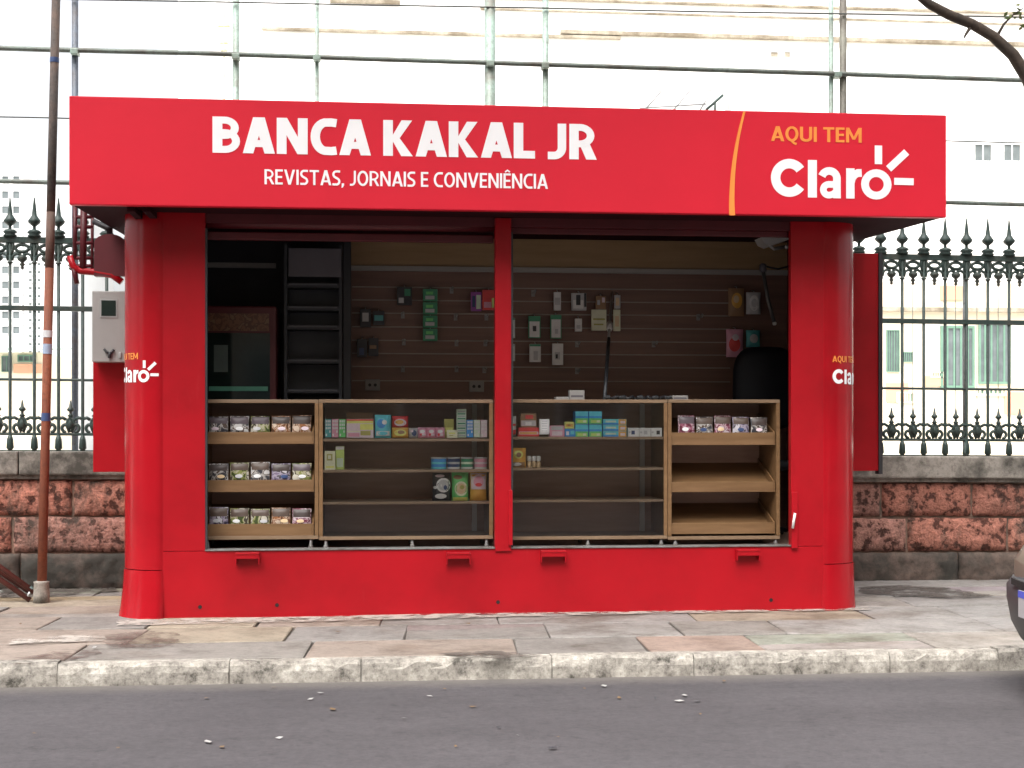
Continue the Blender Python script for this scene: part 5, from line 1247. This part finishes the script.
def leaf(c, s):
    a = Vector((rng.gauss(0, 1), rng.gauss(0, 1), rng.gauss(0, .7))).normalized(); q = a.cross(Vector((rng.random(), rng.random(), rng.random()))).normalized()
    lf.add([c - a * s, c + q * s * .45, c + a * s, c - q * s * .45], [(0, 1, 2, 3)], M['leaf'])
def crown_leaves(cx, cy, cz, rx, ry, rz, clumps, per):
    for _ in range(clumps):
        a_, r_ = rng.uniform(0, 2 * PI), math.sqrt(rng.random()); q = rng.uniform(-1, 1) * math.sqrt(max(0, 1 - r_ * r_ * .8))
        cc = Vector((cx + rx * r_ * math.cos(a_), cy + ry * r_ * math.sin(a_), cz + rz * q))
        for _ in range(per): leaf(cc + Vector((rng.gauss(0, .26), rng.gauss(0, .26), rng.gauss(0, .2))), rng.uniform(.07, .12))
crown_leaves(trx - 1.8, TYt - 2.2, 6.6, 3.4, 3.0, 1.3, 95, 85)  # crown spread out of view over the street to dim kiosk and pavement
for px, py, k in ((1010, 17, 5), (1018, 9, 6), (1023, 22, 4)):
    for _ in range(k): leaf(Vector(apx(px + rng.gauss(0, 4), py + rng.gauss(0, 4), TYt - .12)), rng.uniform(.018, .032))
lf.build('crown', T)
ltx, lty = -4.9, -.9  # unseen tree, added so its crown dims the kiosk and pavement
T = thing('street_tree', 'leafy street tree added beyond the left edge of the picture to shade the kiosk', 'tree', (ltx, lty, 0))
b = MB(); b.tube([(ltx, lty, -.02), (ltx, lty, .3), (ltx + .05, lty, 1.6), (ltx - .03, lty - .05, 3.2), (ltx + .1, lty - .1, 5.0)], [.22, .16, .14, .13, .09], M['bark'], 14); b.build('trunk', T)
b = MB()
for ex, ey, ez in ((1.8, -.9, 6.3), (3.2, -1.4, 6.6), (-1.2, .5, 6.4), (.4, 1.2, 6.6), (.8, -2.2, 6.4)): b.tube([(ltx + .08, lty - .08, 4.7), (ltx + ex * .5, lty + ey * .5, 5.6), (ltx + ex, lty + ey, ez)], [.075, .05, .015], M['bark'], 8)
b.build('limb', T)
lf = MB(); crown_leaves(ltx + 2.4, lty - 1.1, 6.6, 3.6, 3.0, 1.3, 95, 85); lf.build('crown', T)

# ------------------------------------------------------------------ car nosing in at the right edge
M['car_paint'] = mat('beige_car_paint', (.34, .305, .245), .3, .03, 3, coat=.6)
M['bumper'] = mat('dark_grey_bumper', (.042, .047, .052), .5, .12, 8, bmp=.15, bscale=120)
M['tyre'] = mat('tyre_rubber', (.02, .02, .02), .8, .2, 20)
M['car_glass'] = mat('car_glass', (.015, .018, .02), .05, .2)
cx_, cz_ = at(985, 600, -1.95)
ANG = R(4)
T = thing('parked_car', 'beige car with dark grey bumper and blue topped plate, nosing in at the right', 'car', (cx_, -1.95, RZ))
# local frame: l runs back along the car from its nose, wv across it away from the kerb
dl = Vector((math.cos(ANG), -math.sin(ANG), 0)); dw = Vector((-math.sin(ANG), -math.cos(ANG), 0)); O = Vector((cx_, -1.95, RZ))
HW = .80
def cl(l, wv, z): return tuple(O + dl * l + dw * (wv + .0) + Vector((0, 0, z)))
def loft(mb, secs, m, smooth=True):
    n = len(secs[0]); vs = [p for s in secs for p in s]; fs = []
    for i in range(len(secs) - 1):
        for j in range(n - 1): o = i * n + j; fs.append((o, o + 1, o + n + 1, o + n))
    fs.append(tuple(range(n))); fs.append(tuple((len(secs) - 1) * n + j for j in range(n))[::-1]); mb.add(vs, fs, m, smooth)
def nose(wv): return .10 * abs((wv - HW) / HW) ** 3.0            # plan curve of the front
def section(l, hw, zb, zt, crown=.05):
    pts = []
    for wv, z in ((-hw, zb), (-hw - .01, zb + .12), (-hw - .02, zb + .28), (-hw + .02, zt - .06), (-hw + .10, zt - .01), (-hw * .4, zt + crown * .7), (0, zt + crown), (hw * .4, zt + crown * .7), (hw - .10, zt - .01), (hw - .02, zt - .06), (hw + .02, zb + .28), (hw + .01, zb + .12), (hw, zb)): pts.append(cl(l, HW + wv, z))
    return pts
b = MB(smooth=True); loft(b, [section(.11, .71, .30, .64, .02), section(.17, .76, .24, .72, .03), section(.35, .77, .22, .74), section(.8, .80, .22, .82), section(1.25, .81, .22, .88), section(2.4, .81, .22, .90), section(3.3, .80, .24, .90), section(3.62, .74, .32, .84)], M['car_paint']); b.build('body', T)
def cab(l, hw, zt): return [cl(l, HW - hw - .10, .88), cl(l, HW - hw, zt - .02), cl(l, HW, zt), cl(l, HW + hw, zt - .02), cl(l, HW + hw + .10, .88)]
b = MB(smooth=True); loft(b, [cab(1.05, .66, .91), cab(1.65, .56, 1.36), cab(2.3, .56, 1.42), cab(3.0, .55, 1.38), cab(3.5, .64, .92)], M['car_glass'], False); b.build('windows', T)
b = MB(smooth=True); loft(b, [[cl(l, HW + q * h, z + (.015 if abs(q) < .5 else 0)) for q in (-1, -.4, .4, 1)] + [cl(l, HW + h, z - .03), cl(l, HW - h, z - .03)] for l, h, z in ((1.55, .58, 1.345), (1.75, .585, 1.40), (2.3, .585, 1.445), (2.95, .575, 1.41), (3.08, .57, 1.37))], M['car_paint'], False); b.build('roof', T)
# bumper: wraps round the nose
b = MB(smooth=True); secs = []
for i in range(21):
    wv = -.02 + (2 * HW + .04) * i / 20; e = nose(wv); tp_ = 1 - .10 * abs((wv - HW) / HW) ** 4
    pr = [(.20 + e, .20), (.06 + e, .225), (.02 + e, .30), (.0 + e, .40), (.0 + e, .46), (.03 + e, .50), (.16 + e, .52)]
    secs.append([cl(a, wv, z) for a, z in pr])
loft(b, secs, M['bumper']); 
for sgn, w0 in ((-1, -.02), (1, 2 * HW + .02)):
    e = nose(w0); loft(b, [[cl(a, w0 + sgn * .004, z) for a, z in ((.17 + e, .20), (.06 + e, .25), (.03 + e, .36), (.03 + e, .47), (.17 + e, .51))], [cl(a, w0 - sgn * .05 + sgn * .03, z) for a, z in ((.62, .21), (.62, .27), (.62, .36), (.62, .46), (.62, .50))]], M['bumper'])
bmp_ = b.build('bumper', T)
b = MB(); loft(b, [[cl(nose(wv) - .004, wv, z) for z in (.484, .512)] + [cl(nose(wv) + .01, wv, z) for z in (.512, .484)] for wv in [.25 + .11 * i for i in range(11)]], M['dark_hole'], False); b.build('air_intake', bmp_)
b = MB(); w0, w1 = .42, .82
pl = [cl(nose(w0) - .014, w0, .36), cl(nose(w1) - .014, w1, .36), cl(nose(w1) - .014, w1, .475), cl(nose(w0) - .014, w0, .475)]
b.add(pl + [tuple(Vector(p) + dl * .008) for p in pl], [(0, 1, 2, 3), (4, 7, 6, 5), (0, 4, 5, 1), (1, 5, 6, 2), (2, 6, 7, 3), (3, 7, 4, 0)], mat('plate_white', (.42, .43, .44), .4)); pt_ = b.build('licence_plate', T)
b = MB(); p2 = [tuple(Vector(cl(nose(w0) - .0155, w0, z0))) for z0 in (.445, .475)] + [tuple(Vector(cl(nose(w1) - .0155, w1, z0))) for z0 in (.475, .445)]; b.add(p2, [(0, 1, 2, 3)], ink('plate_blue', (.03, .06, .32))); b.build('blue_band', pt_)
for wv in (.56, 2 * HW - .56):
    b = MB(smooth=True); b.lathe((0, 0, 0), [(.02, .0), (.10, .0), (.10, .02), (.05, .035)], M['white_plastic'], 14)
    b.v = [tuple(Vector(cl(.11 - z, wv, .60)) + dw * x * 1.3 + Vector((0, 0, y * .7))) for x, y, z in b.v]; b.build('headlight', T)
for l in (.72, 2.95):
    for wv in (.06, 2 * HW - .06):
        b = MB(smooth=True); prof = [(.19, -.085), (.27, -.085), (.285, -.05), (.285, .05), (.27, .085), (.19, .085)]
        b.lathe((0, 0, 0), prof, M['tyre'], 24); b.v = [tuple(Vector(cl(l, wv, .285)) + dl * x + Vector((0, 0, y)) + dw * z) for x, y, z in b.v]; wh = b.build('wheel', T)
        b = MB(smooth=True); b.lathe((0, 0, 0), [(.05, -.09), (.185, -.075), (.185, .075), (.05, .09)], M['alu'], 16); b.v = [tuple(Vector(cl(l, wv, .285)) + dl * x + Vector((0, 0, y)) + dw * z) for x, y, z in b.v]; b.build('rim', wh)
for o in list(bpy.data.objects):
    if '_o' in o: del o['_o']
